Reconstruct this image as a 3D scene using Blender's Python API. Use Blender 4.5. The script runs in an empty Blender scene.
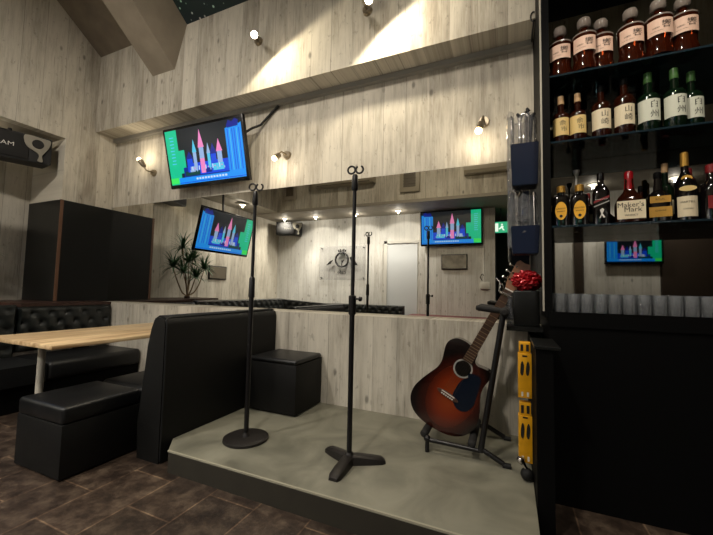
import bpy, bmesh, math, random
from math import sin, cos, pi, radians as R
from mathutils import Vector, Matrix
random.seed(7)
S = bpy.context.scene
COL = S.collection
# ------------------------------------------------------------ camera, world, exposure
cam = bpy.data.objects.new('camera', bpy.data.cameras.new('camera')); COL.objects.link(cam)
cam.data.sensor_width = 36; cam.data.lens = 350 / 713 * 36; cam.data.clip_start = .05
pit, rol, yaw = R(3.6), R(1.2), R(-23.7)
fw = Vector((sin(yaw) * cos(pit), cos(yaw) * cos(pit), sin(pit)))
r0 = Vector((cos(yaw), -sin(yaw), 0)); u0 = r0.cross(fw)
rt = r0 * cos(rol) + u0 * sin(rol); up = u0 * cos(rol) - r0 * sin(rol)
cam.matrix_world = Matrix(((rt.x, up.x, -fw.x, 0), (rt.y, up.y, -fw.y, 0), (rt.z, up.z, -fw.z, 1.0), (0, 0, 0, 1)))
S.camera = cam
S.view_settings.view_transform = 'Standard'; S.view_settings.look = 'None'
S.view_settings.gamma = 1; S.view_settings.exposure = 0.0
S.cycles.use_denoising = True
S.cycles.max_bounces = 10; S.cycles.glossy_bounces = 6; S.cycles.transmission_bounces = 8
S.cycles.caustics_reflective = False; S.cycles.caustics_refractive = False
S.cycles.sample_clamp_indirect = 3
w = bpy.data.worlds.new('world'); S.world = w; w.use_nodes = True
w.node_tree.nodes['Background'].inputs[0].default_value = (.9, .85, .75, 1)
w.node_tree.nodes['Background'].inputs[1].default_value = .015

def lamp(kind, loc, energy, color=(1, .83, .62), aim=None, size=.1, angle=120, blend=.3):
    l = bpy.data.lights.new('light', kind); l.energy = energy; l.color = color
    if kind == 'AREA': l.shape = 'DISK'; l.size = size
    else: l.shadow_soft_size = size
    if kind == 'SPOT': l.spot_size = R(angle); l.spot_blend = blend
    o = bpy.data.objects.new('light', l); COL.objects.link(o); o.location = loc
    if aim is not None: o.rotation_euler = Vector(aim).to_track_quat('-Z', 'Y').to_euler()
    return o
# added unseen spots without fittings: stage fill, then bar and rear bulkhead
lamp('SPOT', (-2.7, -.3, 3.95), 260, (1, .91, .80), (-.35, 1.0, -1.0), .12, 115, .9)
lamp('SPOT', (-.9, -.3, 3.95), 250, (1, .91, .80), (.05, .95, -1.05), .12, 100, .9)
lamp('SPOT', (.75, 1.0, 3.6), 95, (1, .90, .76), (.0, 1.3, -1.9), .06, 50, .6)  # added to brighten the bottles and tumblers
lamp('SPOT', (-1.6, 1.7, 4.4), 160, (1, .88, .72), (-.15, -1.3, -.85), .1, 120, .8)  # added to lift the dim rear bulkhead
# recessed downlights of the low ceiling at the back
LCZ = 2.675
DOWN = [(-5.1, .25), (-5.1, -1.25), (-4.25, -1.3), (-3.2, -1.3), (-2.2, -1.3), (1.2, -1.2), (2.2, -1.2)]
for x, y in DOWN:
    lamp('SPOT', (x, y, 2.69), 150 if x < -.5 else 80, (1, .95, .88), (0, 0, -1), .05, 150, .8)
lamp('SPOT', (-5.25, 1.7, 2.73), 45, (1, .86, .64), (-.1, 0, -1), .05, 150, .8)  # added niche light without a fitting, brightens the plant and wall

lamp('POINT', (-5.25, 1.7, 2.70), 6, (1, .86, .64), None, .06)  # added point in the niche, stands in for bounced light
for x, y in DOWN:
    lamp('POINT', (x, y, LCZ), 5, (1, .94, .86), None, .012)  # added points under the fittings, stand in for bounce onto the low ceiling

# ------------------------------------------------------------ materials
def newmat(name):
    m = bpy.data.materials.new(name); m.use_nodes = True
    return m, m.node_tree, m.node_tree.nodes['Principled BSDF']
def lin(c): return tuple(((v / 255) / 12.92 if v / 255 < .04045 else ((v / 255 + .055) / 1.055) ** 2.4) for v in c) + (1,)
def P(name, rgb, rough=.5, metal=0, spec=.5, trans=0, ior=1.45, noise=0, nscale=20, bump=0, coat=0, emit=0):
    m, t, b = newmat(name); c = lin(rgb)
    b.inputs['Base Color'].default_value = c; b.inputs['Roughness'].default_value = rough
    b.inputs['Metallic'].default_value = metal; b.inputs['Specular IOR Level'].default_value = spec
    b.inputs['Transmission Weight'].default_value = trans; b.inputs['IOR'].default_value = ior
    b.inputs['Coat Weight'].default_value = coat
    if emit:
        b.inputs['Emission Color'].default_value = c; b.inputs['Emission Strength'].default_value = emit
    if noise or bump:
        tc = t.nodes.new('ShaderNodeTexCoord'); n = t.nodes.new('ShaderNodeTexNoise')
        n.inputs['Scale'].default_value = nscale; n.inputs['Detail'].default_value = 6
        t.links.new(tc.outputs['Object'], n.inputs['Vector'])
        if noise:
            r = t.nodes.new('ShaderNodeValToRGB')
            r.color_ramp.elements[0].color = tuple(v * (1 - noise) for v in c[:3]) + (1,)
            r.color_ramp.elements[1].color = tuple(min(1, v * (1 + noise)) for v in c[:3]) + (1,)
            r.color_ramp.elements[0].position = .3; r.color_ramp.elements[1].position = .7
            t.links.new(n.outputs['Fac'], r.inputs['Fac']); t.links.new(r.outputs['Color'], b.inputs['Base Color'])
        if bump:
            bp = t.nodes.new('ShaderNodeBump'); bp.inputs['Strength'].default_value = bump; bp.inputs['Distance'].default_value = .01
            t.links.new(n.outputs['Fac'], bp.inputs['Height']); t.links.new(bp.outputs['Normal'], b.inputs['Normal'])
    return m
def emis(name, rgb, s):
    m, t, b = newmat(name); b.inputs['Base Color'].default_value = (0, 0, 0, 1); b.inputs['Roughness'].default_value = .3
    b.inputs['Emission Color'].default_value = lin(rgb); b.inputs['Emission Strength'].default_value = s
    return m

def boards(name, axis, light=(192, 186, 172), dark=(142, 135, 122), pw=.21):
    """whitewashed board wallpaper: vertical boards of uneven tone, dark streaks, knots and joints"""
    m, t, b = newmat(name); N = t.nodes.new; L = t.links.new
    b.inputs['Roughness'].default_value = .75; b.inputs['Specular IOR Level'].default_value = .25
    tc = N('ShaderNodeTexCoord'); sx = N('ShaderNodeSeparateXYZ'); L(tc.outputs['Object'], sx.inputs[0])
    u = sx.outputs['X' if axis == 'x' else 'Y']; z = sx.outputs['Z']
    def mth(op, a, bb=None, c=None):
        n = N('ShaderNodeMath'); n.operation = op
        for i, v in enumerate((a, bb, c)):
            if v is None: continue
            if isinstance(v, (int, float)): n.inputs[i].default_value = v
            else: L(v, n.inputs[i])
        return n.outputs[0]
    pk = mth('DIVIDE', u, pw); idx = mth('FLOOR', pk); fr = mth('FRACT', pk)
    wn = N('ShaderNodeTexWhiteNoise'); wn.noise_dimensions = '1D'; L(idx, wn.inputs['W'])
    def comb(a, bb, c=None):
        n = N('ShaderNodeCombineXYZ'); L(a, n.inputs[0]); L(bb, n.inputs[1])
        if c is not None: L(c, n.inputs[2])
        return n.outputs[0]
    def noise(v, sc, det=5, rough=.6):
        n = N('ShaderNodeTexNoise'); n.inputs['Scale'].default_value = sc; n.inputs['Detail'].default_value = det
        n.inputs['Roughness'].default_value = rough; L(v, n.inputs['Vector']); return n.outputs['Fac']
    v1 = comb(mth('MULTIPLY', u, 10.), mth('MULTIPLY', z, .8), idx); fine = noise(v1, 3.2, 8, .7)
    v2 = comb(mth('MULTIPLY', u, 2.2), mth('MULTIPLY', z, .55), idx); broad = noise(v2, 2.0, 4)
    v3 = comb(mth('MULTIPLY', u, 9), mth('MULTIPLY', z, 4.5)); blot = noise(v3, 2.2, 6, .7)
    v4 = comb(mth('MULTIPLY', u, 1), mth('MULTIPLY', z, .5))
    vo = N('ShaderNodeTexVoronoi'); vo.inputs['Scale'].default_value = 5.5; L(v4, vo.inputs['Vector'])
    def ramp(f, stops):
        r = N('ShaderNodeValToRGB'); e = r.color_ramp.elements
        while len(e) < len(stops): e.new(.5)
        for k, (p, c) in enumerate(stops): e[k].position = p; e[k].color = (c, c, c, 1) if isinstance(c, (int, float)) else c
        L(f, r.inputs['Fac']); return r.outputs['Color']
    base = mth('ADD', mth('MULTIPLY', broad, .6), mth('MULTIPLY', fine, .55))
    base = mth('ADD', base, mth('MULTIPLY', mth('SUBTRACT', wn.outputs['Value'], .5), .16))
    colr = ramp(base, [(.36, lin(dark)), (.62, lin(light)), (.85, lin(tuple(min(255, v + 14) for v in light)))])
    knot = ramp(vo.outputs['Distance'], [(.05, .45), (.12, 1.)])
    bl = ramp(blot, [(.33, .66), (.41, 1.)])
    streak = ramp(noise(comb(mth('MULTIPLY', u, 46), mth('MULTIPLY', z, 1.3), idx), 2.4, 4), [(.30, .62), (.40, 1.)])
    ed = mth('ABSOLUTE', mth('SUBTRACT', mth('FRACT', mth('ADD', pk, mth('MULTIPLY', noise(comb(mth('MULTIPLY', u, .0), mth('MULTIPLY', z, .5)), 1., 1), .03))), .5)); seam = ramp(mth('MULTIPLY', ed, mth('ADD', mth('MULTIPLY', wn.outputs['Value'], .028), .972)), [(.478, 1.), (.497, .42)])
    cur = colr
    for f in (knot, bl, streak, seam):
        x = N('ShaderNodeMix'); x.data_type = 'RGBA'; x.blend_type = 'MULTIPLY'; x.inputs[0].default_value = 1
        L(cur, x.inputs[6]); L(f, x.inputs[7]); cur = x.outputs[2]
    L(cur, b.inputs['Base Color'])
    bp = N('ShaderNodeBump'); bp.inputs['Strength'].default_value = .25; bp.inputs['Distance'].default_value = .004
    L(fine, bp.inputs['Height']); L(bp.outputs['Normal'], b.inputs['Normal'])
    return m
M = {}
M['boardx'] = boards('board_wallpaper_x', 'x')
M['boardy'] = boards('board_wallpaper_y', 'y')
M['boardpale'] = boards('pale_board_wallpaper', 'x', (208, 206, 200), (176, 173, 166), .12)
M['ceil'] = P('brown_ceiling_paper', (112, 102, 88), .8, noise=.15, nscale=6)
M['beam'] = P('beam_paper', (140, 130, 114), .8, noise=.12, nscale=5)
M['lowceil'] = P('low_ceiling', (150, 143, 130), .7, noise=.08, nscale=5)
M['black'] = P('black_paint', (5, 5, 5), .6, spec=.1)
M['panel'] = P('black_panel', (16, 17, 16), .32, spec=.4)
M['vinyl'] = P('black_vinyl', (15, 16, 17), .38, spec=.5, bump=.06, nscale=260)
M['vinylmat'] = P('black_vinyl_matte', (10, 10, 9), .55, spec=.3, bump=.05, nscale=200)
M['tuft'] = P('tufted_black_leather', (26, 29, 28), .33, spec=.6)
M['darkwood'] = P('dark_brown_wood', (52, 33, 26), .4, noise=.3, nscale=15)
M['brownedge'] = P('brown_edge_strip', (94, 66, 48), .5)
M['wine'] = P('wine_red_vinyl', (92, 28, 34), .4)
M['whitedoor'] = P('white_door_paint', (205, 208, 210), .4)
M['whiteplastic'] = P('white_plastic', (205, 202, 194), .4)
M['metal'] = P('black_metal', (14, 13, 14), .35, spec=.5)
M['iron'] = P('dark_iron', (34, 31, 29), .45, metal=.3, spec=.5, noise=.2, nscale=60)
M['chrome'] = P('chrome', (200, 195, 190), .15, metal=1)
M['greytrim'] = P('grey_trim', (138, 136, 130), .5)
M['whitetrim'] = P('pale_edge_trim', (170, 165, 152), .4)
M['foam'] = P('black_foam', (22, 21, 20), .8)
M['bezel'] = P('black_bezel', (10, 10, 12), .25)
M['rubber'] = P('black_rubber', (10, 10, 10), .7)
M['brass'] = P('brass', (170, 130, 70), .3, metal=1)
M['leaf'] = P('palm_leaf_green', (58, 98, 62), .5, noise=.3, nscale=10)
M['stem'] = P('plant_stem', (120, 100, 74), .8, noise=.2, nscale=30)
M['speaker'] = P('speaker_black', (12, 12, 12), .45)
M['spksilver'] = P('speaker_silver', (150, 145, 132), .35, metal=.5)
M['fixture'] = P('lamp_fixture_satin', (150, 138, 118), .35, metal=.8)
M['bulb'] = emis('warm_bulb', (255, 226, 170), 14)
M['bulbhot'] = emis('hot_bulb', (255, 236, 200), 30)
M['down'] = emis('downlight_lens', (255, 240, 212), 8)
M['mirror'] = P('mirror_silver', (218, 216, 208), .0, metal=1)
M['barmirror'] = P('bar_mirror_silver', (150, 148, 140), .02, metal=1)
M['glass'] = P('clear_glass', (238, 242, 245), .05, trans=.88, ior=1.5, spec=1, bump=.9, nscale=70)
M['shelfglass'] = P('glass_shelf', (80, 112, 128), .05, trans=.85, ior=1.3)
M['amber'] = P('amber_whisky_glass', (84, 32, 13), .06, trans=.7, ior=1.4)
M['darkamber'] = P('dark_whisky_glass', (52, 20, 9), .08, trans=.45, ior=1.4)
M['greenglass'] = P('green_bottle_glass', (14, 32, 18), .08, trans=.3, ior=1.4)
M['blackglass'] = P('black_bottle_glass', (14, 11, 11), .08, spec=.7)
M['stopper'] = P('faceted_stopper', (150, 138, 128), .12, trans=.35, ior=1.4)
M['pinkpaper'] = P('blush_label_paper', (214, 180, 158), .6)
M['cream'] = P('cream_label_paper', (222, 208, 176), .6)
M['yellowcream'] = P('yellow_cream_label_paper', (218, 190, 124), .6)
M['palepaper'] = P('pale_label_paper', (206, 208, 190), .6)
M['gold'] = P('gold_foil', (196, 150, 70), .3, metal=.7)
M['yellowlabel'] = P('yellow_label', (232, 172, 44), .5)
M['ink'] = P('black_ink', (20, 18, 16), .6)
M['redink'] = P('red_label', (120, 22, 24), .5)
M['wax'] = P('red_wax', (130, 14, 22), .25)
M['corkcap'] = P('pale_wood_cap', (196, 160, 116), .5)
M['greencap'] = P('green_capsule', (70, 110, 56), .35)
M['yellowbox'] = P('yellow_printed_card', (212, 152, 20), .4, noise=.12, nscale=14)
M['bluebin'] = P('dark_blue_plastic', (24, 32, 52), .22, spec=.6)
M['redfoil'] = P('red_foil', (150, 16, 26), .25, metal=.3)
M['paper'] = P('white_paper', (215, 210, 200), .6)
M['fret'] = P('fret_wire', (150, 130, 100), .3, metal=.8)
M['rosewood'] = P('rosewood', (66, 44, 30), .45, noise=.2, nscale=40)
M['headwood'] = P('headstock_wood', (118, 80, 54), .35, noise=.2, nscale=40)
M['pickguard'] = P('dark_blue_pickguard', (12, 20, 32), .15, spec=.6)
M['string'] = P('bronze_string', (70, 52, 34), .5)
M['exit'] = emis('exit_green', (50, 190, 140), 1.1)
M['exitwhite'] = emis('exit_white', (225, 250, 235), 1.6)
M['ventdark'] = P('vent_grille', (90, 82, 68), .5)
M['acbody'] = P('beige_ac_shell', (150, 142, 124), .5)
M['silverframe'] = P('silver_picture', (120, 116, 108), .25, metal=.6, noise=.5, nscale=8)
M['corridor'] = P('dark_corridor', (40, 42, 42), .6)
M['darkbrown'] = P('dark_brown_wall', (58, 48, 40), .5)
def film():
    m, t, b = newmat('clear_film'); b.inputs['Roughness'].default_value = .05
    b.inputs['Base Color'].default_value = lin((120, 122, 126)); b.inputs['Specular IOR Level'].default_value = 1
    tr = t.nodes.new('ShaderNodeBsdfTransparent'); mx = t.nodes.new('ShaderNodeMixShader'); mx.inputs[0].default_value = .38
    t.links.new(tr.outputs[0], mx.inputs[1]); t.links.new(b.outputs[0], mx.inputs[2])
    t.links.new(mx.outputs[0], t.nodes['Material Output'].inputs[0]); return m
M['film'] = film()
M['acrylic'] = film(); M['acrylic'].name = 'clear_acrylic'; M['acrylic'].node_tree.nodes['Mix Shader'].inputs[0].default_value = .12
def mk_stars():
    m, t, b = newmat('starry_ceiling_paper'); tc = t.nodes.new('ShaderNodeTexCoord')
    v = t.nodes.new('ShaderNodeTexVoronoi'); v.inputs['Scale'].default_value = 15
    t.links.new(tc.outputs['Object'], v.inputs['Vector'])
    r = t.nodes.new('ShaderNodeValToRGB'); e = r.color_ramp.elements
    e[0].position = .12; e[0].color = lin((235, 250, 235)); e[1].position = .22; e[1].color = lin((24, 46, 46))
    t.links.new(v.outputs['Distance'], r.inputs['Fac'])
    n = t.nodes.new('ShaderNodeTexNoise'); n.inputs['Scale'].default_value = 3; t.links.new(tc.outputs['Object'], n.inputs['Vector'])
    mx = t.nodes.new('ShaderNodeMix'); mx.data_type = 'RGBA'; mx.blend_type = 'MULTIPLY'; mx.inputs[0].default_value = .6
    t.links.new(r.outputs['Color'], mx.inputs[6]); t.links.new(n.outputs['Color'], mx.inputs[7]); t.links.new(mx.outputs[2], b.inputs['Base Color'])
    b.inputs['Roughness'].default_value = .6; return m
M['stars'] = mk_stars()
def mk_floor():
    m, t, b = newmat('slate_look_floor_tiles'); N = t.nodes.new; L = t.links.new
    tc = N('ShaderNodeTexCoord'); mp = N('ShaderNodeMapping'); mp.inputs['Rotation'].default_value = (0, 0, R(90))
    L(tc.outputs['Object'], mp.inputs['Vector'])
    br = N('ShaderNodeTexBrick'); br.inputs['Scale'].default_value = 1; br.inputs['Brick Width'].default_value = .5
    br.inputs['Row Height'].default_value = .3; br.inputs['Mortar Size'].default_value = .0045; br.inputs['Mortar Smooth'].default_value = .3
    br.inputs['Color1'].default_value = (1, 1, 1, 1); br.inputs['Color2'].default_value = (.62, .62, .62, 1); br.inputs['Mortar'].default_value = (2.2, 2.1, 1.9, 1)
    L(mp.outputs[0], br.inputs['Vector'])
    n = N('ShaderNodeTexNoise'); n.inputs['Scale'].default_value = 9; n.inputs['Detail'].default_value = 10; n.inputs['Roughness'].default_value = .75
    L(tc.outputs['Object'], n.inputs['Vector'])
    r = N('ShaderNodeValToRGB'); e = r.color_ramp.elements; e[0].position = .38; e[0].color = lin((38, 29, 23)); e[1].position = .68; e[1].color = lin((96, 82, 68))
    x = e.new(.5); x.color = lin((60, 48, 39)); L(n.outputs['Fac'], r.inputs['Fac'])
    mx = N('ShaderNodeMix'); mx.data_type = 'RGBA'; mx.blend_type = 'MULTIPLY'; mx.inputs[0].default_value = 1
    L(r.outputs['Color'], mx.inputs[6]); L(br.outputs['Color'], mx.inputs[7]); L(mx.outputs[2], b.inputs['Base Color'])
    bp = N('ShaderNodeBump'); bp.inputs['Strength'].default_value = .4; bp.inputs['Distance'].default_value = .006
    L(n.outputs['Fac'], bp.inputs['Height']); L(bp.outputs['Normal'], b.inputs['Normal'])
    b.inputs['Roughness'].default_value = .42; return m
M['floor'] = mk_floor()
def mk_concrete():
    m, t, b = newmat('trowelled_grey_floor'); N = t.nodes.new; L = t.links.new; tc = N('ShaderNodeTexCoord')
    n = N('ShaderNodeTexNoise'); n.inputs['Scale'].default_value = 3.0; n.inputs['Detail'].default_value = 7; n.inputs['Distortion'].default_value = 1.2
    L(tc.outputs['Object'], n.inputs['Vector'])
    r = N('ShaderNodeValToRGB'); e = r.color_ramp.elements; e[0].position = .3; e[0].color = lin((90, 89, 77)); e[1].position = .72; e[1].color = lin((132, 130, 115))
    L(n.outputs['Fac'], r.inputs['Fac']); L(r.outputs['Color'], b.inputs['Base Color']); b.inputs['Roughness'].default_value = .42
    bp = N('ShaderNodeBump'); bp.inputs['Strength'].default_value = .1; L(n.outputs['Fac'], bp.inputs['Height']); L(bp.outputs['Normal'], b.inputs['Normal'])
    return m
M['concrete'] = mk_concrete()
M['stageface'] = P('stage_riser', (40, 37, 29), .6, noise=.15, nscale=8)
M['nosing'] = P('stage_nosing', (150, 146, 128), .5)
def mk_tablewood():
    m, t, b = newmat('blond_table_wood'); N = t.nodes.new; L = t.links.new; tc = N('ShaderNodeTexCoord')
    mp = N('ShaderNodeMapping'); mp.inputs['Scale'].default_value = (14, 1.6, 14); L(tc.outputs['Object'], mp.inputs['Vector'])
    n = N('ShaderNodeTexNoise'); n.inputs['Scale'].default_value = 1.6; n.inputs['Detail'].default_value = 7; L(mp.outputs[0], n.inputs['Vector'])
    r = N('ShaderNodeValToRGB'); e = r.color_ramp.elements; e[0].position = .3; e[0].color = lin((150, 120, 84)); e[1].position = .68; e[1].color = lin((222, 196, 154))
    L(n.outputs['Fac'], r.inputs['Fac']); L(r.outputs['Color'], b.inputs['Base Color']); b.inputs['Roughness'].default_value = .35; return m
M['table'] = mk_tablewood()
def mk_sunburst():
    m, t, b = newmat('sunburst_lacquer'); N = t.nodes.new; L = t.links.new; tc = N('ShaderNodeTexCoord')
    mp = N('ShaderNodeMapping'); mp.inputs['Location'].default_value = (-.02 / .2, 0, .0); mp.inputs['Scale'].default_value = (1 / .235, 0, 1 / .33)
    L(tc.outputs['Object'], mp.inputs['Vector'])
    ln = N('ShaderNodeVectorMath'); ln.operation = 'LENGTH'; L(mp.outputs[0], ln.inputs[0])
    r = N('ShaderNodeValToRGB'); e = r.color_ramp.elements
    e[0].position = .15; e[0].color = lin((124, 50, 18)); e[1].position = .9; e[1].color = lin((10, 6, 5))
    for p, c in ((.42, (104, 36, 14)), (.68, (48, 15, 8))): x = e.new(p); x.color = lin(c)
    L(ln.outputs['Value'], r.inputs['Fac']); L(r.outputs['Color'], b.inputs['Base Color'])
    b.inputs['Roughness'].default_value = .16; b.inputs['Coat Weight'].default_value = .4; return m
M['sunburst'] = mk_sunburst()
M['guitarside'] = P('dark_lacquer', (24, 12, 8), .18, coat=.4)
SC = {k: emis('screen_' + k, c, s) for k, c, s in (
    ('sky', (16, 26, 34), .8), ('green', (10, 190, 140), 1.1), ('lime', (60, 225, 90), 1.1), ('blue', (10, 70, 215), 1.1), ('lblue', (20, 140, 235), 1.1),
    ('cyan', (80, 200, 235), 1.0), ('navy', (8, 30, 140), 1.0), ('pink', (232, 130, 190), 1.1), ('pale', (150, 180, 225), 1.0), ('dgreen', (4, 70, 60), .9), ('text', (190, 215, 245), 1.1))}

# ------------------------------------------------------------ mesh helpers
def finish(name, bm, mats, parent=None, smooth=False, loc=None):
    if not isinstance(mats, (list, tuple)): mats = [mats]
    me = bpy.data.meshes.new(name); bmesh.ops.recalc_face_normals(bm, faces=bm.faces) if smooth != 'raw' else None
    bm.to_mesh(me); bm.free()
    for m in mats: me.materials.append(M[m] if isinstance(m, str) else m)
    if smooth:
        me.polygons.foreach_set('use_smooth', [True] * len(me.polygons))
        try: me.set_sharp_from_angle(angle=R(38))
        except Exception: pass
    o = bpy.data.objects.new(name, me); COL.objects.link(o)
    if parent is not None: o.parent = parent
    if loc: o.location = loc
    return o
def thing(name, label, cat, loc=(0, 0, 0), rotz=0, group=None):
    o = bpy.data.objects.new(name, None); COL.objects.link(o); o.empty_display_size = .05
    o.location = loc; o.rotation_euler = (0, 0, rotz); return tag(o, label, cat, group)
def tag(o, label, cat, group=None):
    o['label'] = label; o['category'] = cat
    if group: o['group'] = group
    return o
def struct(o, label=None):
    o['kind'] = 'structure'
    if label: o['label'] = label
    return o
def dup(root, loc=None, rotz=None, label=None):
    r = root.copy(); COL.objects.link(r)
    if loc is not None: r.location = loc
    if rotz is not None: r.rotation_euler = (0, 0, rotz)
    if label: r['label'] = label
    for ch in list(root.children):
        c = ch.copy(); COL.objects.link(c); c.parent = r
        for g in list(ch.children):
            d = g.copy(); COL.objects.link(d); d.parent = c
    return r
def box(bm, x0, x1, y0, y1, z0, z1, r=0, mi=0, seg=2, mat=None):
    g = bmesh.ops.create_cube(bm, size=1); vs = g['verts']
    for v in vs: v.co = Vector(((x0 + x1) / 2 + v.co.x * (x1 - x0), (y0 + y1) / 2 + v.co.y * (y1 - y0), (z0 + z1) / 2 + v.co.z * (z1 - z0)))
    fs = list({f for v in vs for f in v.link_faces})
    if r:
        es = list({e for v in vs for e in v.link_edges})
        q = bmesh.ops.bevel(bm, geom=es, offset=r, segments=seg, profile=.5, affect='EDGES')
        fs = list({f for v in q['verts'] for f in v.link_faces}); vs = list({v for f in fs for v in f.verts})
    for f in fs: f.material_index = mi
    if mat is not None:
        for v in vs: v.co = mat @ v.co
    return vs
def frame_for(d):
    d = d.normalized(); a = Vector((0, 0, 1)) if abs(d.z) < .9 else Vector((1, 0, 0))
    x = a.cross(d).normalized(); return x, d.cross(x)
def tube(bm, pts, rad, seg=10, cap=True, mi=0):
    pts = [Vector(p) for p in pts]; n = len(pts)
    rs = rad if isinstance(rad, (list, tuple)) else [rad] * n
    rings = []; x = None
    for i, p in enumerate(pts):
        d = (pts[min(i + 1, n - 1)] - pts[max(i - 1, 0)])
        if x is None: x, y = frame_for(d)
        else:
            dn = d.normalized(); x = (x - dn * x.dot(dn)).normalized(); y = dn.cross(x)
        rings.append([bm.verts.new(p + x * rs[i] * cos(2 * pi * k / seg) + y * rs[i] * sin(2 * pi * k / seg)) for k in range(seg)])
    for a, b in zip(rings, rings[1:]):
        for k in range(seg):
            f = bm.faces.new((a[k], a[(k + 1) % seg], b[(k + 1) % seg], b[k])); f.material_index = mi
    if cap:
        for rg in (rings[0][::-1], rings[-1]):
            f = bm.faces.new(rg); f.material_index = mi
def loft(bm, prof, seg=24, n=2.0, ax=1.0, c=(0, 0), mi=0, matf=None):
    """rings (z, r) round the z axis; n is the superellipse power (2 round, 6 square), ax squashes y"""
    rings = []
    for z, r in prof:
        rg = []
        for k in range(seg):
            a = 2 * pi * (k + .5) / seg; cc, ss = cos(a), sin(a)
            q = r / ((abs(cc) ** n + abs(ss) ** n) ** (1 / n))
            rg.append(bm.verts.new((c[0] + q * cc, c[1] + q * ss * ax, z)))
        rings.append(rg)
    for i, (a, b) in enumerate(zip(rings, rings[1:])):
        for k in range(seg):
            f = bm.faces.new((a[k], a[(k + 1) % seg], b[(k + 1) % seg], b[k])); f.material_index = matf(i) if matf else mi
    bm.faces.new(rings[0][::-1]).material_index = mi; bm.faces.new(rings[-1]).material_index = mi
def prism(bm, pts, h, fn, mi=0):
    """polygon pts (a,b) extruded 0..h; fn(a,b,t) -> 3d point"""
    lo = [bm.verts.new(fn(a, b, 0)) for a, b in pts]; hi = [bm.verts.new(fn(a, b, h)) for a, b in pts]
    fs = [bm.faces.new(lo[::-1]), bm.faces.new(hi)]
    n = len(pts)
    for i in range(n): fs.append(bm.faces.new((lo[i], lo[(i + 1) % n], hi[(i + 1) % n], hi[i])))
    for f in fs: f.material_index = mi
    return fs
def sphere(bm, c, r, sx=1, sy=1, sz=1, mi=0, u=16, v=10):
    g = bmesh.ops.create_uvsphere(bm, u_segments=u, v_segments=v, radius=r)
    for q in g['verts']:
        q.co = Vector((c[0] + q.co.x * sx, c[1] + q.co.y * sy, c[2] + q.co.z * sz))
    for f in {f for q in g['verts'] for f in q.link_faces}: f.material_index = mi
def smoothpoly(pts, k=4):
    out = []; n = len(pts)
    for i in range(n):
        p0, p1, p2, p3 = (Vector(pts[(i + j - 1) % n]) for j in range(4))
        for s in range(k):
            t = s / k
            out.append(tuple(.5 * (2 * p1 + (p2 - p0) * t + (2 * p0 - 5 * p1 + 4 * p2 - p3) * t * t + (3 * p1 - p0 - 3 * p2 + p3) * t ** 3)))
    return out
def simple(name, x0, x1, y0, y1, z0, z1, mat, parent=None, r=0, smooth=False):
    bm = bmesh.new(); box(bm, x0, x1, y0, y1, z0, z1, r); return finish(name, bm, mat, parent, smooth or bool(r))
_tc = {}
def text_polys(s):
    """glyph outlines of s as triangles in a unit-high, centred frame"""
    if s in _tc: return _tc[s]
    cu = bpy.data.curves.new('t', 'FONT'); cu.body = s; cu.align_x = 'CENTER'; cu.align_y = 'CENTER'; cu.size = 1; cu.resolution_u = 2
    o = bpy.data.objects.new('t', cu); COL.objects.link(o)
    dg = bpy.context.evaluated_depsgraph_get(); me = bpy.data.meshes.new_from_object(o.evaluated_get(dg))
    vs = [(v.co.x, v.co.y) for v in me.vertices]; fs = [tuple(p.vertices) for p in me.polygons]
    bpy.data.objects.remove(o); bpy.data.curves.remove(cu); bpy.data.meshes.remove(me)
    if vs:
        cx = (min(v[0] for v in vs) + max(v[0] for v in vs)) / 2; cy = (min(v[1] for v in vs) + max(v[1] for v in vs)) / 2
        vs = [(x - cx, y - cy) for x, y in vs]
    _tc[s] = (vs, fs); return _tc[s]
def put_text(bm, s, size, fn, mi=0):
    vs, fs = text_polys(s); q = [bm.verts.new(fn(x * size, y * size)) for x, y in vs]
    for f in fs:
        try: bm.faces.new([q[i] for i in f]).material_index = mi
        except ValueError: pass

# ============================================================ SETTING
FZ = -.13; LW = -4.91; NX = -5.6; MY = 2.95; SY = 2.68; SZ = 2.963; BY = -1.7; LC = 2.72
# floor
struct(simple('floor', -5.7, 3.1, -3.2, 3.0, FZ - .1, FZ, 'floor'), 'brown slate-look tiled floor with pale joints')
# wall behind mirror (upper wall)
bm = bmesh.new(); box(bm, LW - .8, .2, MY, MY + .12, 2.034, 4.3); struct(finish('wall_mirror_side', bm, 'boardx'), 'whitewashed board wall above the long mirror')
bm = bmesh.new(); box(bm, NX - .1, 3.1, MY + .02, MY + .14, FZ, 2.034); box(bm, .2, 3.1, MY + .02, MY + .14, 2.034, 4.3); struct(finish('wall_bar_side', bm, 'black'))
# lower wall under the mirror, with ledge on top
bm = bmesh.new(); box(bm, -4.9, .2, 2.77, MY + .02, FZ, .777); struct(finish('wall_stage_dado', bm, 'boardx'), 'low board-clad wall under the mirror behind the stage')
# soffit / bulkhead above
bm = bmesh.new(); box(bm, LW, .195, SY, MY, SZ, 4.3); struct(finish('wall_upper_bulkhead', bm, 'boardx'), 'projecting board-clad bulkhead high above the mirror')
struct(simple('trim_1', LW, .17, MY - .05, MY, SZ - .045, SZ, 'greytrim'))
# left wall with a deep niche
bm = bmesh.new(); box(bm, LW - .12, LW, BY, MY, 2.75, 5.6); box(bm, NX, LW, 2.36, MY, 2.0, 2.75); struct(finish('wall_left', bm, 'boardy'), 'tall board-clad left wall above the seating niche')
bm = bmesh.new(); box(bm, NX - .1, NX, BY - .1, MY, FZ, 2.76); struct(finish('wall_niche_back', bm, 'boardy'))
struct(simple('ceiling_niche', NX, LW - .12, -.7, 2.36, 2.752, 2.8, 'lowceil'))
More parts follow.
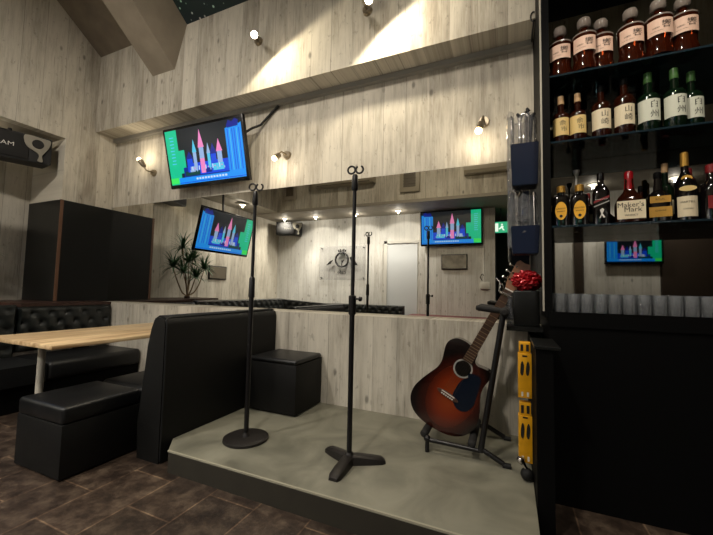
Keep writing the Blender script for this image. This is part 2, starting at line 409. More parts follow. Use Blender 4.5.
# low ceiling at the back and the bulkhead above it
struct(simple('ceiling_low', NX, 3.1, BY - 1.4, -.7, LC, LC + .06, 'lowceil'))
bm = bmesh.new(); box(bm, NX, 3.1, -.76, -.7, LC + .06, 6.6); struct(finish('wall_rear_bulkhead', bm, 'boardx'))
# rear wall
bm = bmesh.new(); box(bm, NX - .1, -.27, BY - .1, BY, FZ, LC); struct(finish('wall_rear', bm, 'boardpale'))
bm = bmesh.new(); box(bm, -1.82, -.27, BY, BY + .06, FZ, LC); struct(finish('wall_rear_pier', bm, 'boardpale'))
bm = bmesh.new(); box(bm, -.27, .72, BY - 1.4, BY - 1.3, FZ, LC); box(bm, .72, .78, BY - 1.4, BY - .1, FZ, LC); box(bm, -.33, -.27, BY - 1.4, BY, FZ, LC); struct(finish('wall_corridor', bm, 'corridor'))
bm = bmesh.new(); box(bm, .72, 2.15, BY - .1, BY, FZ, LC); struct(finish('wall_rear_right', bm, 'boardpale'))
bm = bmesh.new(); box(bm, 2.15, 3.1, BY - .1, BY, FZ, LC); box(bm, 1.0, 1.13, BY, BY + .05, FZ, LC); box(bm, 3.0, 3.1, BY - 1.4, MY, FZ, 6.6); struct(finish('wall_right', bm, 'darkbrown'))
# sloped roof bay
def slope(y, k=.74, z=3.97): return z + (SY - y) * k
def slab(name, x0, x1, y0, y1, z0, k, th, mat):
    bm = bmesh.new()
    prism(bm, [(y0, z0), (y0, z0 + th), (y1, z0 + th + (y0 - y1) * k), (y1, z0 + (y0 - y1) * k)], x1 - x0, lambda a, b, t: (x0 + t, a, b))
    return finish(name, bm, mat)
struct(slab('ceiling_slope', LW - .1, -3.6, SY + .01, -.75, 3.97, .74, .1, 'ceil'), 'brown papered sloping ceiling')
struct(slab('ceiling_starry', -3.6, 3.1, SY + .01, -.75, 3.955, .74, .1, 'stars'), 'dark ceiling paper printed with stars')
bm = bmesh.new()
sec = [(-3.87, 0), (-3.5, 0), (-3.34, .49), (-3.87, .62)]
lo = [bm.verts.new((x, SY, 3.475 + dz)) for x, dz in sec]; hi = [bm.verts.new((x, -.7, 3.475 + dz + (SY + .7) * .80)) for x, dz in sec]
bm.faces.new(lo[::-1]); bm.faces.new(hi)
for i in range(4): bm.faces.new((lo[i], lo[(i + 1) % 4], hi[(i + 1) % 4], hi[i]))
struct(finish('ceiling_beam', bm, 'beam'), 'boxed-in sloping beam crossing the ceiling')
# ledge in the niche, wine strip
struct(simple('trim_2', NX, -4.52, 1.9, 2.77, .755, .787, 'darkwood'), 'dark wooden ledge behind the tufted bench')
struct(simple('trim_3', NX, -4.91, 2.77, MY, .755, .787, 'darkwood'))
# door in rear wall
dr = simple('door_1', -2.56, -1.86, BY, BY + .03, FZ, 2.06, 'whitedoor'); struct(dr, 'plain white door in the rear wall')
bm = bmesh.new(); box(bm, -2.63, -2.56, BY, BY + .045, FZ, 2.12); box(bm, -2.63, -1.83, BY, BY + .045, 2.06, 2.12); finish('door_frame', bm, 'whiteplastic', dr)

# ============================================================ MIRROR
mr = simple('wall_mirror', LW + .0, .19, MY - .006, MY, .777, 2.034, 'mirror')
tag(mr, 'long frameless mirror on the wall behind the stage', 'mirror')

# ============================================================ STAGE
st = thing('stage', 'low grey stage platform with a pale nosing, carrying the microphone stands', 'stage', (-1, 2.1, FZ))
poly = [(-2.03, 2.77), (-2.03, 1.69), (-1.908, 1.56), (.108, 1.56), (.108, 2.77)]
bm = bmesh.new(); prism(bm, poly, .118, lambda a, b, t: (a + 1, b - 2.1, t)); finish('riser', bm, 'stageface', st)
bm = bmesh.new(); prism(bm, poly, .012, lambda a, b, t: (a + 1, b - 2.1, .118 + t)); finish('deck', bm, 'concrete', st)
bm = bmesh.new(); box(bm, -.91, 1.108, -.543, -.533, .122, .1308); finish('nosing', bm, 'nosing', st)

# ============================================================ SEATING
def tufted(bm, path, z0, z1, th=.09, nz=26, step=.022, pitch=.155, tilt=.05):
    """tufted back pad swept along path (x,y); front bulges towards the left of the path direction"""
    P_ = [Vector(p) for p in path]; pts = []; s = 0
    for a, b in zip(P_, P_[1:]):
        L = (b - a).length; n = max(2, int(L / step)); d = (b - a) / L; nn = Vector((-d.y, d.x))
        for i in range(n + (b == P_[-1])): pts.append((a + (b - a) * i / n, nn, s + L * i / n))
        s += L
    tot = s; cols = []
    for p, nn, s in pts:
        col = []
        for j in range(nz + 1):
            h = j / nz; z = z0 + (z1 - z0) * h
            best = 9
            row = (z - z0) / (pitch * .62)
            for rr in (math.floor(row), math.floor(row) + 1):
                off = .5 * (rr % 2); c = s / pitch - off; cc = round(c)
                best = min(best, math.hypot((c - cc) * pitch, (row - rr) * pitch * .62))
            d1 = abs(((s / pitch + row / 2) + .5) % 1 - .5); d2 = abs(((s / pitch - row / 2) + .5) % 1 - .5)
            crease = math.exp(-(d1 * pitch / .012) ** 2) + math.exp(-(d2 * pitch / .012) ** 2)
            ed = min(h, 1 - h, s / (z1 - z0) + .001, (tot - s) / (z1 - z0) + .001) * (z1 - z0)
            rd = math.sqrt(max(0, 1 - max(0, 1 - ed / .04) ** 2))
            dep = th * (.45 + .55 * rd) - (.028 * math.exp(-(best / .026) ** 2) + .009 * min(1, crease)) * min(1, ed / .04)
            col.append(bm.verts.new((p.x + nn.x * dep, p.y + nn.y * dep, z)))
        b0 = bm.verts.new((p.x, p.y, z0)); b1 = bm.verts.new((p.x, p.y, z1)); cols.append((col, b0, b1))
    for (a, a0, a1), (b, b0, b1) in zip(cols, cols[1:]):
        for j in range(nz): bm.faces.new((a[j], b[j], b[j + 1], a[j + 1]))
        bm.faces.new((a0, b0, b[0], a[0])); bm.faces.new((a[-1], b[-1], b1, a1)); bm.faces.new((a1, b1, b0, a0))
    for c, c0, c1 in (cols[0], cols[-1]): bm.faces.new([c0] + c + [c1])
# left wall bench (front part, seen directly)
t = thing('banquette_bench', 'black banquette along the left wall with deep buttoned backrest, behind the wooden table', 'bench', (-4.2, 2.3, FZ))
def loc(o, p=t):  # geometry built in world coordinates under a moved parent
    o.parent = p; o.matrix_parent_inverse = Matrix.Translation(-Vector(p.location)); return o
bm = bmesh.new(); tufted(bm, [(-4.56, 1.868), (-4.56, 2.76)][::-1], .3, .752, .09); loc(finish('backrest', bm, 'tuft', None, True))
bm = bmesh.new(); box(bm, -4.56, -3.9, 1.868, 2.76, .10, .27, .04, seg=3); loc(finish('seat', bm, 'vinyl', None, True))
bm = bmesh.new(); box(bm, -4.56, -3.94, 1.868, 2.76, FZ, .10); loc(finish('base', bm, 'black'))
# rear L-shaped bench (seen in the mirror)
t = thing('corner_banquette', 'long buttoned black banquette round the far room corner, seen in the mirror', 'bench', (-4.2, -.5, FZ))
bm = bmesh.new(); tufted(bm, [(-4.56, 1.86), (-4.56, -.45), (-3.55, -1.38), (-2.05, -1.38)], .25, .775, .1, step=.03)
for v in bm.verts:   # the back steps down along the rear wall
    if v.co.y < -.4: v.co.z = .25 + (v.co.z - .25) * (1 - .19 * min(1, (-.4 - v.co.y) / .7))
loc(finish('backrest', bm, 'tuft', None, True), t)
bm = bmesh.new(); prism(bm, [(-4.55, 1.86), (-3.9, 1.86), (-3.9, -.2), (-3.3, -.8), (-2.05, -.8), (-2.05, -1.37), (-3.55, -1.37), (-4.55, -.44)], .17, lambda a, b, q: (a, b, .1 + q)); loc(finish('seat', bm, 'vinyl'), t)
bm = bmesh.new(); prism(bm, [(-4.55, 1.86), (-3.94, 1.86), (-3.94, -.23), (-3.33, -.86), (-2.05, -.86), (-2.05, -1.37), (-3.55, -1.37), (-4.55, -.44)], .23, lambda a, b, q: (a, b, FZ + q)); loc(finish('base', bm, 'black'), t)
# booth back and seat beside the stage
t = thing('booth_sofa', 'high-backed black booth sofa whose back lines the left edge of the stage', 'sofa', (-2.3, 2.2, FZ))
bm = bmesh.new()
sec = [(-2.035, FZ), (-2.035, .74), (-2.045, .775), (-2.075, .80), (-2.12, .803), (-2.16, .78), (-2.185, .72), (-2.20, .6), (-2.235, .3), (-2.26, .1), (-2.26, FZ)]
prism(bm, sec, 1.165, lambda a, b, q: (a, 1.60 + q, b)); bmesh.ops.bevel(bm, geom=[e for e in bm.edges if all(abs(v.co.y - 1.60) < 1e-4 for v in e.verts) and max(v.co.z for v in e.verts) > .05], offset=.012, segments=2, affect='EDGES')
loc(finish('backrest', bm, 'vinylmat', None, True), t)
bm = bmesh.new(); tube(bm, [(-2.037, 1.606, FZ + .02), (-2.037, 1.606, .735), (-2.046, 1.606, .776), (-2.06, 1.64, .79), (-2.06, 2.74, .797)], .006, 6); loc(finish('piping', bm, 'vinyl', None, True), t)
bm = bmesh.new(); box(bm, -2.84, -2.262, 1.70, 2.765, .14, .285, .035, seg=3); loc(finish('seat', bm, 'vinyl', None, True), t)
bm = bmesh.new(); box(bm, -2.80, -2.262, 1.70, 2.765, FZ, .14); loc(finish('base', bm, 'black'), t)
def ottoman(name, label, x0, x1, y0, y1, z0, z1, seam, rot=0):
    t = thing(name, label, 'ottoman', ((x0 + x1) / 2, (y0 + y1) / 2, z0), rot)
    w_, d_, h = (x1 - x0) / 2, (y1 - y0) / 2, z1 - z0
    bm = bmesh.new(); box(bm, -w_ + .002, w_ - .002, -d_ + .002, d_ - .002, .012, h - seam, .004); finish('body', bm, 'vinylmat', t, True)
    bm = bmesh.new(); box(bm, -w_, w_, -d_, d_, h - seam, h, .022, seg=4)
    for v in bm.verts:
        if v.co.z > h - .004: v.co.z += .014 * max(0, 1 - (v.co.x / w_) ** 2) * max(0, 1 - (v.co.y / d_) ** 2)
    finish('cushion', bm, 'vinyl', t, True)
    for a in (-1, 1):
        for b in (-1, 1): bm = bmesh.new(); loft(bm, [(0, .016), (.013, .018)], 12, c=(a * (w_ - .05), b * (d_ - .05))); finish('glide', bm, 'rubber', t)
    return t
ottoman('storage_ottoman', 'long low black vinyl ottoman on the tiled floor before the table', -2.83, -2.345, 1.21, 1.675, FZ, .285, .10)
ottoman('cube_ottoman', 'black leather cube ottoman on the stage against the board wall', -1.99, -1.525, 2.35, 2.76, 0, .435, .04)
# table
t = thing('dining_table', 'blond wood table on a thin pale leg between the black benches', 'table', (-3.0, 2.0, FZ))
bm = bmesh.new(); box(bm, -3.5, -2.67, 1.29, 2.60, .573, .603, .006); loc(finish('tabletop', bm, 'table', None, True), t)
for yy, xx in ((1.45, -3.12), (2.45, -3.12)):
    bm = bmesh.new(); tube(bm, [(xx, yy, FZ), (xx, yy, .573)], [.023, .023], 16); loc(finish('leg', bm, 'whitetrim', None, True), t)
for yy in (1.45, 2.45):
    bm = bmesh.new(); tube(bm, [(-3.12, yy, FZ), (-3.12, yy, FZ + .012)], .10, 24); loc(finish('foot_plate', bm, 'iron'), t)
# wine-red bench under the rear pier, seen in mirror
t = thing('low_bench', 'low wine-red topped bench by the rear wall, seen in the mirror', 'bench', (-1.2, -1.2, FZ))
bm = bmesh.new(); box(bm, -1.95, -.42, -1.6, -.95, .40, .50, .02); loc(finish('seat', bm, 'wine', None, True), t)
bm = bmesh.new(); box(bm, -1.9, -.47, -1.58, -1.0, FZ, .40); loc(finish('base', bm, 'black'), t)
# corner cabinet
t = thing('corner_cabinet', 'black cabinet filling the corner between the niche and the mirror', 'cabinet', (-5.2, 2.65, .787))
bm = bmesh.new(); box(bm, NX + .01, LW + .02, 2.345, 2.944, .788, 1.999); loc(finish('carcass', bm, 'panel'), t)
bm = bmesh.new(); box(bm, LW + .016, LW + .024, 2.341, 2.375, .79, 2.0); loc(finish('edge_strip', bm, 'brownedge'), t)

# ============================================================ PLANT
t = thing('potted_palm', 'spiky green dracaena with several bare stems on the ledge, seen in the mirror', 'plant', (-5.18, 1.44, .787))
random.seed(11)
bm = bmesh.new(); loft(bm, [(0, .04), (.005, .05), (.03, .05), (.034, .045)], 20); finish('pot', bm, 'darkwood', t, True)
struct(simple('trim_4', NX, -5.0, .9, 1.9, .755, .787, 'darkwood'))
bm = bmesh.new(); heads = []
for dx, dy, h, bend in ((0.02, -.34, .50, .1), (-.02, -.02, .60, 0), (.0, .30, .50, .08), (-.04, .10, .84, .02), (.06, -.12, .34, .05), (-.08, -.17, .68, .04), (.03, .12, .42, .05)):
    pts = []
    for i in range(9):
        q = i / 8; pts.append((dx * q ** .6 + .01 * sin(q * 5), dy * q ** (.5 if bend > .05 else 1), .03 + h * q))
    tube(bm, pts, [.013 - .006 * i / 8 for i in range(9)], 7); heads.append(Vector(pts[-1]))
finish('stem', bm, 'stem', t, True)
for hd in heads:
    bm = bmesh.new()
    for k in range(58):
        az = random.uniform(0, 2 * pi); el = random.uniform(-.25, 1.35); L = random.uniform(.22, .36)
        d = Vector((cos(az), sin(az), 0)); pr = hd.copy(); vs = []; w0 = .015
        sd = Vector((-sin(az), cos(az), 0))
        for i in range(6):
            q = i / 5; e = el - 1.0 * q * q
            wd = w0 * (1 - q) ** .7 + .0008
            vs.append((bm.verts.new(pr + sd * wd), bm.verts.new(pr + Vector((0, 0, .003)) * (1 - q)), bm.verts.new(pr - sd * wd)))
            pr = pr + (d * cos(e) + Vector((0, 0, sin(e)))) * L / 5
        for a, b in zip(vs, vs[1:]):
            bm.faces.new((a[0], a[1], b[1], b[0])); bm.faces.new((a[1], a[2], b[2], b[1]))
    for v in bm.verts: v.co.x = max(v.co.x, -.38)
    finish('leaf_crown', bm, 'leaf', t, True)

# ============================================================ SPEAKERS
def speaker_mesh(t, w_, h, d, sg_=1):
    # front faces local -y, top narrower depth
    bm = bmesh.new(); pts = [(-w_ / 2, 0), (w_ / 2, 0), (w_ / 2 - .05, d), (-w_ / 2 + .05, d)]
    prism(bm, pts, h, lambda a, b, q: (a, b, q - h / 2)); bmesh.ops.bevel(bm, geom=list(bm.edges), offset=.008, segments=2, affect='EDGES')
    finish('cabinet', bm, 'speaker', t, True)
    bm = bmesh.new(); box(bm, *sorted((sg_ * (-w_ / 2 + .02), sg_ * (w_ / 2 - .2))), -.014, 0, -h / 2 + .02, h / 2 - .02, .004); finish('grille', bm, 'foam', t, True)
    # curved silver horn surround at the right end
    bm = bmesh.new(); c = w_ / 2 - .12
    out = smoothpoly([(c - .115, .135), (c + .02, .13), (c + .10, .12), (c + .095, .05), (c + .06, -.02), (c + .035, -.07), (c + .045, -.13), (c - .0, -.13), (c + .01, -.07), (c - .02, -.035), (c - .085, .0), (c - .12, .06)], 4)
    prism(bm, [(sg_ * a, b * h / .3) for a, b in out], .02, lambda a, b, q: (a, -q - .002, b)); o = finish('horn_surround', bm, 'spksilver', t, True)
    bm = bmesh.new(); tube(bm, [(sg_ * (c - .005), -.022, .055 * h / .3), (sg_ * (c - .005), -.032, .055 * h / .3)], [.052, .046], 24); finish('tweeter', bm, 'foam', t, True)
    bm = bmesh.new(); put_text(bm, 'DAM', .062, lambda x, y: (x * 1.25 - .04 * sg_, -.0155, y), 0); finish('badge', bm, 'whiteplastic', t)
    bm = bmesh.new(); tube(bm, [(0, d * .5, h / 2 - .01), (0, d * .5, h / 2 + .05)], .02, 10); finish('bracket', bm, 'metal', t, True)
a = Vector((-4.93, 2.24, 2.53)); b = Vector((-5.15, 1.62, 2.53)); dirv = (a - b).normalized()
t = thing('wall_speaker', 'wide black karaoke speaker with silver horn, hung in the left niche', 'speaker', tuple((a + (b - a).normalized() * .36)), math.atan2(dirv.y, dirv.x))
speaker_mesh(t, .72, .31, .24)
t = thing('corner_speaker', 'black speaker hanging in the far corner under the low ceiling, seen in the mirror', 'speaker', (-5.05, -1.38, 2.49), R(180 - 25))
speaker_mesh(t, .66, .32, .24, -1)

# ============================================================ TELEVISIONS
def tv(label, loc_, yaw_, tilt, w_, h, group):
    t = thing('television', label, 'television', loc_, yaw_, group)
    t.rotation_euler = (Matrix.Rotation(yaw_, 3, 'Z') @ Matrix.Rotation(tilt, 3, 'X')).to_euler()
    bm = bmesh.new(); box(bm, -w_ / 2, w_ / 2, 0, .045, -h / 2, h / 2, .006); box(bm, -w_ / 3, w_ / 3, .04, .075, -h / 3, h / 3.5, .01); finish('housing', bm, 'bezel', t, True)
    bz = .028; W, H = w_ - 2 * bz, h - 2 * bz - .012
    keys = list(SC); bm = bmesh.new(); lay = [0]
    def pg(pts, k):
        lay[0] += 1; y = -.0012 - lay[0] * .00006
        bm.faces.new([bm.verts.new(((u - .5) * W, y, (v - .5) * H + .006)) for u, v in pts]).material_index = keys.index(k)
    rc = lambda u0, v0, u1, v1, k: pg([(u0, v0), (u1, v0), (u1, v1), (u0, v1)], k)
    rc(0, 0, 1, 1, 'sky'); rc(0, 0, .16, 1, 'green'); rc(0, .02, .13, .13, 'lime'); rc(.13, .2, .24, .62, 'green')
    for i in range(9): rc(.05 + (i % 2) * .01, .38 + i * .06, .11, .40 + i * .06, 'cyan')
    pg([(.8, .12), (.8, .86), (.84, .88), (.86, .96), (.9, .9), (.93, 1), (.97, .9), (1, .92), (1, .12)], 'lblue')
    pg([(.82, .9), (.85, .99), (.89, .95), (.93, 1), (.97, .96), (.96, .87), (.83, .86)], 'navy')
    for i in range(6): rc(.825 + i * .028, .14, .833 + i * .028, .84, 'cyan' if i % 3 == 1 else 'blue')
    rc(.2, .1, .8, .3, 'navy'); rc(.26, .14, .8, .36, 'blue'); rc(.22, .14, .42, .22, 'dgreen')
    # a plain row of pointed towers, generic stand-in for a castle
    for u, b_, ww, hh, kk, rk in ((.3, .3, .10, .62, 'blue', 'navy'), (.375, .32, .06, .82, 'pale', 'cyan'), (.47, .30, .08, .98, 'pale', 'pink'), (.56, .3, .05, .72, 'cyan', 'pale'), (.62, .28, .09, .70, 'blue', 'navy'), (.70, .28, .08, .76, 'pale', 'pink')):
        mid = b_ + (hh - b_) * .48
        rc(u - ww * .38, b_ - .1, u + ww * .38, mid, kk); pg([(u - ww * .5, mid - .01), (u + ww * .5, mid - .01), (u, hh - .04)], rk)
    rc(.44, .16, .5, .42, 'pink'); rc(.3, .2, .36, .3, 'pale'); rc(.6, .18, .74, .3, 'cyan'); rc(.5, .16, .58, .24, 'navy')
    for i in range(16): rc(.29 + i * .03, .2 + .025 * (i * 7 % 3), .303 + i * .03, .24 + .03 * (i * 5 % 3), ('pale', 'text', 'pink')[i % 3])
    rc(.12, 0, 1, .12, 'lblue'); rc(.12, .015, 1, .03, 'blue')
    for i in range(11): rc(.36 + i * .038, .055, .386 + i * .038, .09, 'text')
    o = finish('screen', bm, [SC[k] for k in keys], t, 'raw')
    for p in o.data.polygons:
        if p.normal.y > 0: p.flip()
    return t
G = 'karaoke televisions'
t = tv('tilted flat television hanging high on the wall above the mirror, bright karaoke picture', (-3.045, 2.74, 2.44), R(1.3), R(13.8), 1.13, .66, G)
bm = bmesh.new(); box(bm, -.12, .12, .07, .1, -.12, .12); finish('mount', bm, 'metal', t)
bm = bmesh.new()
for v in ((-2.49, 2.80, 2.73), (-2.40, 2.93, 2.81)): pass
o = thing('television_cable', 'black cable running from the tilted television up to the grey soffit trim', 'cable', (-2.4, 2.92, 2.8))
bm = bmesh.new(); tube(bm, [(-2.56, 2.78, 2.60), (-2.50, 2.86, 2.69), (-2.44, 2.92, 2.74), (-2.30, 2.93, 2.86), (-2.22, 2.93, 2.915)], .013, 8); c_ = finish('cable_run', bm, 'rubber', None, True); loc(c_, o)
t = tv('tilted television hanging from the ceiling by the left wall, seen reflected above the plant', (-4.78, .98, 1.98), R(89.4), R(13.2), 1.33, .77, G)
bm = bmesh.new(); tube(bm, [(0, .08, 0), (0, .16, .2)], .02, 8); tube(bm, [(0, .16, .2), (0, .325, .78)], .02, 8); finish('ceiling_pole', bm, 'metal', t)
t = tv('television on the pale rear pier, seen reflected right of the microphone stands', (-1.13, -1.52, 2.33), R(180), R(5), 1.265, .745, G)
t = tv('television on the rear wall, reflected in the bar mirror under the bottle shelf', (1.80, -1.62, 1.715), R(180), R(2), .76, .44, G)

# ============================================================ WALL LAMPS
def sconce(label, base, bulb, wall_y, upw, hot=False):
    b = Vector(base); q = Vector(bulb)
    t = thing('spot_sconce', label, 'lamp', base, 0, 'small wall spot lamps')
    bm = bmesh.new(); tube(bm, [(0, wall_y - b.y, 0), (0, wall_y - b.y - .03, 0)], [.045, .038], 20); finish('wall_plate', bm, 'fixture', t, True)
    d = q - b; n = d.normalized()
    bm = bmesh.new(); tube(bm, [(0, wall_y - b.y - .02, 0), (0, -.02, 0), d * .35 + Vector((0, -.02, 0)), d * .5], .009, 8); finish('arm', bm, 'fixture', t, True)
    bm = bmesh.new(); tube(bm, [d * .35, d * .45, d * .95], [.018, .027, .03], 16); finish('shade', bm, 'fixture', t, True)
    bm = bmesh.new(); sphere(bm, d * 1.02, .031 if hot else .026, 1, 1, 1); finish('bulb', bm, 'bulbhot' if hot else 'bulb', t, True)
    return n
sconce('small brass wall lamp pointing up, left of the tilted television', (-4.12, 2.86, 2.42), (-4.20, 2.80, 2.55), MY, 1)
lamp('POINT', (-4.22, 2.78, 2.61), 3.2, (1, .84, .6), None, .03)
sconce('small brass wall lamp pointing down, right of the tilted television', (-2.10, 2.86, 2.37), (-2.14, 2.79, 2.29), MY, 0)
lamp('POINT', (-2.147, 2.77, 2.235), 3.2, (1, .86, .66), None, .03)
sconce('small brass wall lamp pointing down, near the bar bins', (-.185, 2.86, 2.38), (-.215, 2.79, 2.25), MY, 0)
lamp('POINT', (-.222, 2.77, 2.19), 3.8, (1, .86, .66), None, .03)
sconce('glaring spot lamp on the upper bulkhead, left of two', (-2.30, 2.58, 3.47), (-2.145, 2.43, 3.325), SY, 0, True)
lamp('SPOT', (-2.12, 2.40, 3.285), 27, (1, .86, .62), (.50, .0, -.85), .05, 172, .08)
sconce('glaring spot lamp on the upper bulkhead, right of two', (-1.12, 2.58, 3.42), (-1.01, 2.43, 3.29), SY, 0, True)
lamp('SPOT', (-1.00, 2.40, 3.25), 52, (1, .87, .66), (.55, -.1, -.75), .05, 172, .08)

# downlights, as fittings
proto = None
for i, (x, y) in enumerate(DOWN):
    lb = 'round white recessed downlight in the low rear ceiling'
    if proto is None:
        proto = thing('recessed_downlight', lb, 'ceiling light', (x, y, LC), 0, 'recessed downlights of the low ceiling')
        bm = bmesh.new(); tube(bm, [(0, 0, 0), (0, 0, -.008)], [.085, .08], 24); finish('trim_ring', bm, 'whiteplastic', proto, True)
        bm = bmesh.new(); tube(bm, [(0, 0, -.008), (0, 0, -.011)], .06, 24); finish('lens', bm, 'down', proto, True)
    else: dup(proto, (x, y, LC), 0, lb)

# ============================================================ REAR WALL FITTINGS (mirror)
sg = thing('acrylic_sign', 'clear acrylic sign with a wreath emblem on the rear wall, seen in the mirror', 'sign', (-3.7, BY, 1.63))
bm = bmesh.new(); box(bm, -.62, .62, .03, .038, -.41, .41); finish('plate', bm, 'acrylic', sg)
bm = bmesh.new()
for a in (-1, 1):
    for b in (-1, 1): tube(bm, [(a * .56, 0, b * .36), (a * .56, .05, b * .36)], .014, 10)
finish('standoff', bm, 'metal', sg)
bm = bmesh.new()
for k in range(28):
    a0, a1 = 2 * pi * k / 28, 2 * pi * (k + 1) / 28
    tube(bm, [(.17 * cos(a0), .044, .08 + .17 * sin(a0)), (.17 * cos(a1), .044, .08 + .17 * sin(a1))], .022, 6)
for k in range(5): tube(bm, [(-.08 + .04 * k, .044, .27), (-.1 + .05 * k, .044, .32 + .02 * (k % 2))], .016, 6)
tube(bm, [(0, .044, -.09), (0, .044, .06)], .012, 6); tube(bm, [(0, .044, .0), (.05, .044, .08)], .012, 6)
prism(bm, [(.42, -.06), (.27, .16), (.20, .13), (.31, -.05)], .01, lambda a, b, q: (a, .04 + q, b))
prism(bm, [(-.24, .08), (-.33, .04), (-.42, -.05), (-.30, -.02)], .01, lambda a, b, q: (a, .04 + q, b))
finish('emblem', bm, 'ink', sg)
bm = bmesh.new(); put_text(bm, 'cafe', .15, lambda x, y: (-x, .041, y - .22)); finish('lettering', bm, 'ink', sg)
def wallthing(name, label, cat, x0, x1, z0, z1, y0, th, fm, im, rim=.03, inner='panel'):
    t = thing(name, label, cat, ((x0 + x1) / 2, y0, (z0 + z1) / 2)); w_, h = (x1 - x0) / 2, (z1 - z0) / 2
    bm = bmesh.new(); box(bm, -w_, w_, 0, th, -h, h, .004); finish('frame', bm, fm, t, True)
    bm = bmesh.new(); box(bm, -w_ + rim, w_ - rim, th, th + .004, -h + rim, h - rim); finish(inner, bm, im, t); return t
wallthing('framed_picture', 'small dark framed metallic picture under the pier television, seen in the mirror', 'picture', -1.33, -.80, 1.46, 1.78, BY + .06, .03, 'metal', 'silverframe', .02, 'print')
t = wallthing('framed_plaque', 'small dark plaque on the left wall near the plant, seen in the mirror', 'picture', -.24, .24, -.14, .14, 0, .02, 'metal', 'ventdark', .02, 'print')
t.location = (NX, .36, 1.29); t.rotation_euler = (0, 0, R(-90))
t = thing('switch_box', 'white wall box with conduit by the dark corridor, seen in the mirror', 'switch box', (-.46, BY + .06, 1.13))
bm = bmesh.new(); box(bm, -.09, .09, 0, .05, -.07, .07, .01); finish('box', bm, 'whiteplastic', t, True)
bm = bmesh.new(); tube(bm, [(-.02, .02, .07), (-.02, .02, 1.5)], .012, 8); finish('conduit', bm, 'whiteplastic', t, True)
bm = bmesh.new(); tube(bm, [(-.05, .05, .1), (-.09, .06, .17), (-.05, .05, .24), (-.02, .03, .2)], .008, 8); finish('cord', bm, 'rubber', t, True)
t = thing('exit_sign', 'green lit exit sign hanging in the dark corridor, seen in the mirror', 'sign', (-.16, BY - .05, 2.33))
bm = bmesh.new(); box(bm, -.15, .15, -.04, 0, -.11, .11, .004); finish('box', bm, 'exit', t)
bm = bmesh.new(); sphere(bm, (.02, .004, .05), .018, 1, .2, 1)
prism(bm, [(.0, .03), (.05, .02), (.04, -.02), (.07, -.07), (.04, -.07), (.015, -.02), (-.03, -.05), (-.045, -.03), (-.005, .0)], .003, lambda a, b, q: (a, .001 + q, b))
prism(bm, [(-.12, -.09), (-.05, -.09), (-.05, .08), (-.12, .08)], .003, lambda a, b, q: (a, .001 + q, b)); finish('pictogram', bm, 'exitwhite', t)
bm = bmesh.new(); tube(bm, [(0, -.02, .11), (0, -.02, LC - 2.33)], .01, 8); finish('hanger', bm, 'metal', t)
# bulkhead fittings
RB = -.7
def vent(label, x0, x1, z0, z1, fm):
    t = thing('wall_vent', label, 'vent', ((x0 + x1) / 2, RB, (z0 + z1) / 2)); w_, h = (x1 - x0) / 2, (z1 - z0) / 2
    bm = bmesh.new(); box(bm, -w_, w_, 0, .05, -h, h, .01); finish('frame', bm, fm, t, True)
    bm = bmesh.new(); box(bm, -w_ * .6, w_ * .6, .05, .055, -h * .6, h * .7)
    for k in range(6): box(bm, -w_ * .6, w_ * .6, .055, .065, -h * .6 + k * h * .22, -h * .6 + k * h * .22 + .012)
    finish('grille', bm, 'ventdark', t); return t
vent('square grey vent on the rear bulkhead left of the long air conditioner', -4.72, -4.40, 3.0, 3.4, 'lowceil')
vent('boxy beige vent on the rear bulkhead above the reflected television', -1.98, -1.58, 2.92, 3.42, 'acbody')
def ac(name, label, x0, x1, z0, z1, d):
    t = thing(name, label, 'air conditioner', ((x0 + x1) / 2, RB, (z0 + z1) / 2)); w_, h = (x1 - x0) / 2, (z1 - z0) / 2
    bm = bmesh.new(); prism(bm, [(0, -h), (d * .7, -h), (d, -h * .4), (d, h * .8), (d * .8, h), (0, h)], 2 * w_, lambda a, b, q: (-w_ + q, a, b)); finish('shell', bm, 'acbody', t)
    bm = bmesh.new(); box(bm, -w_ * .9, w_ * .9, d * .72, d * .78, -h * .95, -h * .6); finish('louver', bm, 'ventdark', t); return t
ac('air_conditioner', 'long beige wall air conditioner on the rear bulkhead, seen in the mirror', -3.85, -2.5, 3.17, 3.5, .24)
ac('wall_duct_unit', 'slim ducted unit at the right end of the rear bulkhead, seen in the mirror', -.75, .1, 3.12, 3.34, .16)
for q in (): pass

# ============================================================ MICROPHONE STANDS
def clip(t, z):
    bm = bmesh.new()
    for s, cx in ((1, -.023), (1, .027)):
        r_ = .023; n = 14; a0 = R(120) if cx > 0 else R(60)
        pts = [(cx + r_ * cos(a0 + R(300) * k / n), -.0, z + .03 + r_ * sin(a0 + R(300) * k / n)) for k in range(n + 1)]
        tube(bm, pts, .0062, 8)
        if cx < 0: tube(bm, [(cx + r_ * cos(a), 0, z + .03 + r_ * sin(a)) for a in (R(60), R(40), R(0))], .0062, 8)
    return bm
def micstand(name, label, x, y, h, rot, split):
    t = thing(name, label, 'microphone stand', (x, y, 0), 0, None)
    bm = bmesh.new(); tube(bm, [(0, 0, .03), (0, 0, split)], .0155, 14); finish('lower_tube', bm, 'metal', t, True)
    bm = bmesh.new(); tube(bm, [(0, 0, split - .02), (0, 0, h - .06)], .0115, 12); finish('upper_tube', bm, 'metal', t, True)
    bm = bmesh.new(); tube(bm, [(0, 0, h - .10), (0, 0, h - .09), (0, 0, h - .01), (0, 0, h)], [.015, .020, .018, .013], 12); finish('adapter', bm, 'metal', t, True)
    o = finish('microphone_clip', clip(t, h), 'metal', t, True); o.rotation_euler = (0, 0, rot)
    return t
t = micstand('straight_microphone_stand', 'black straight microphone stand with a flat round base, left on the stage', -1.60, 1.89, 1.66, R(20), .98)
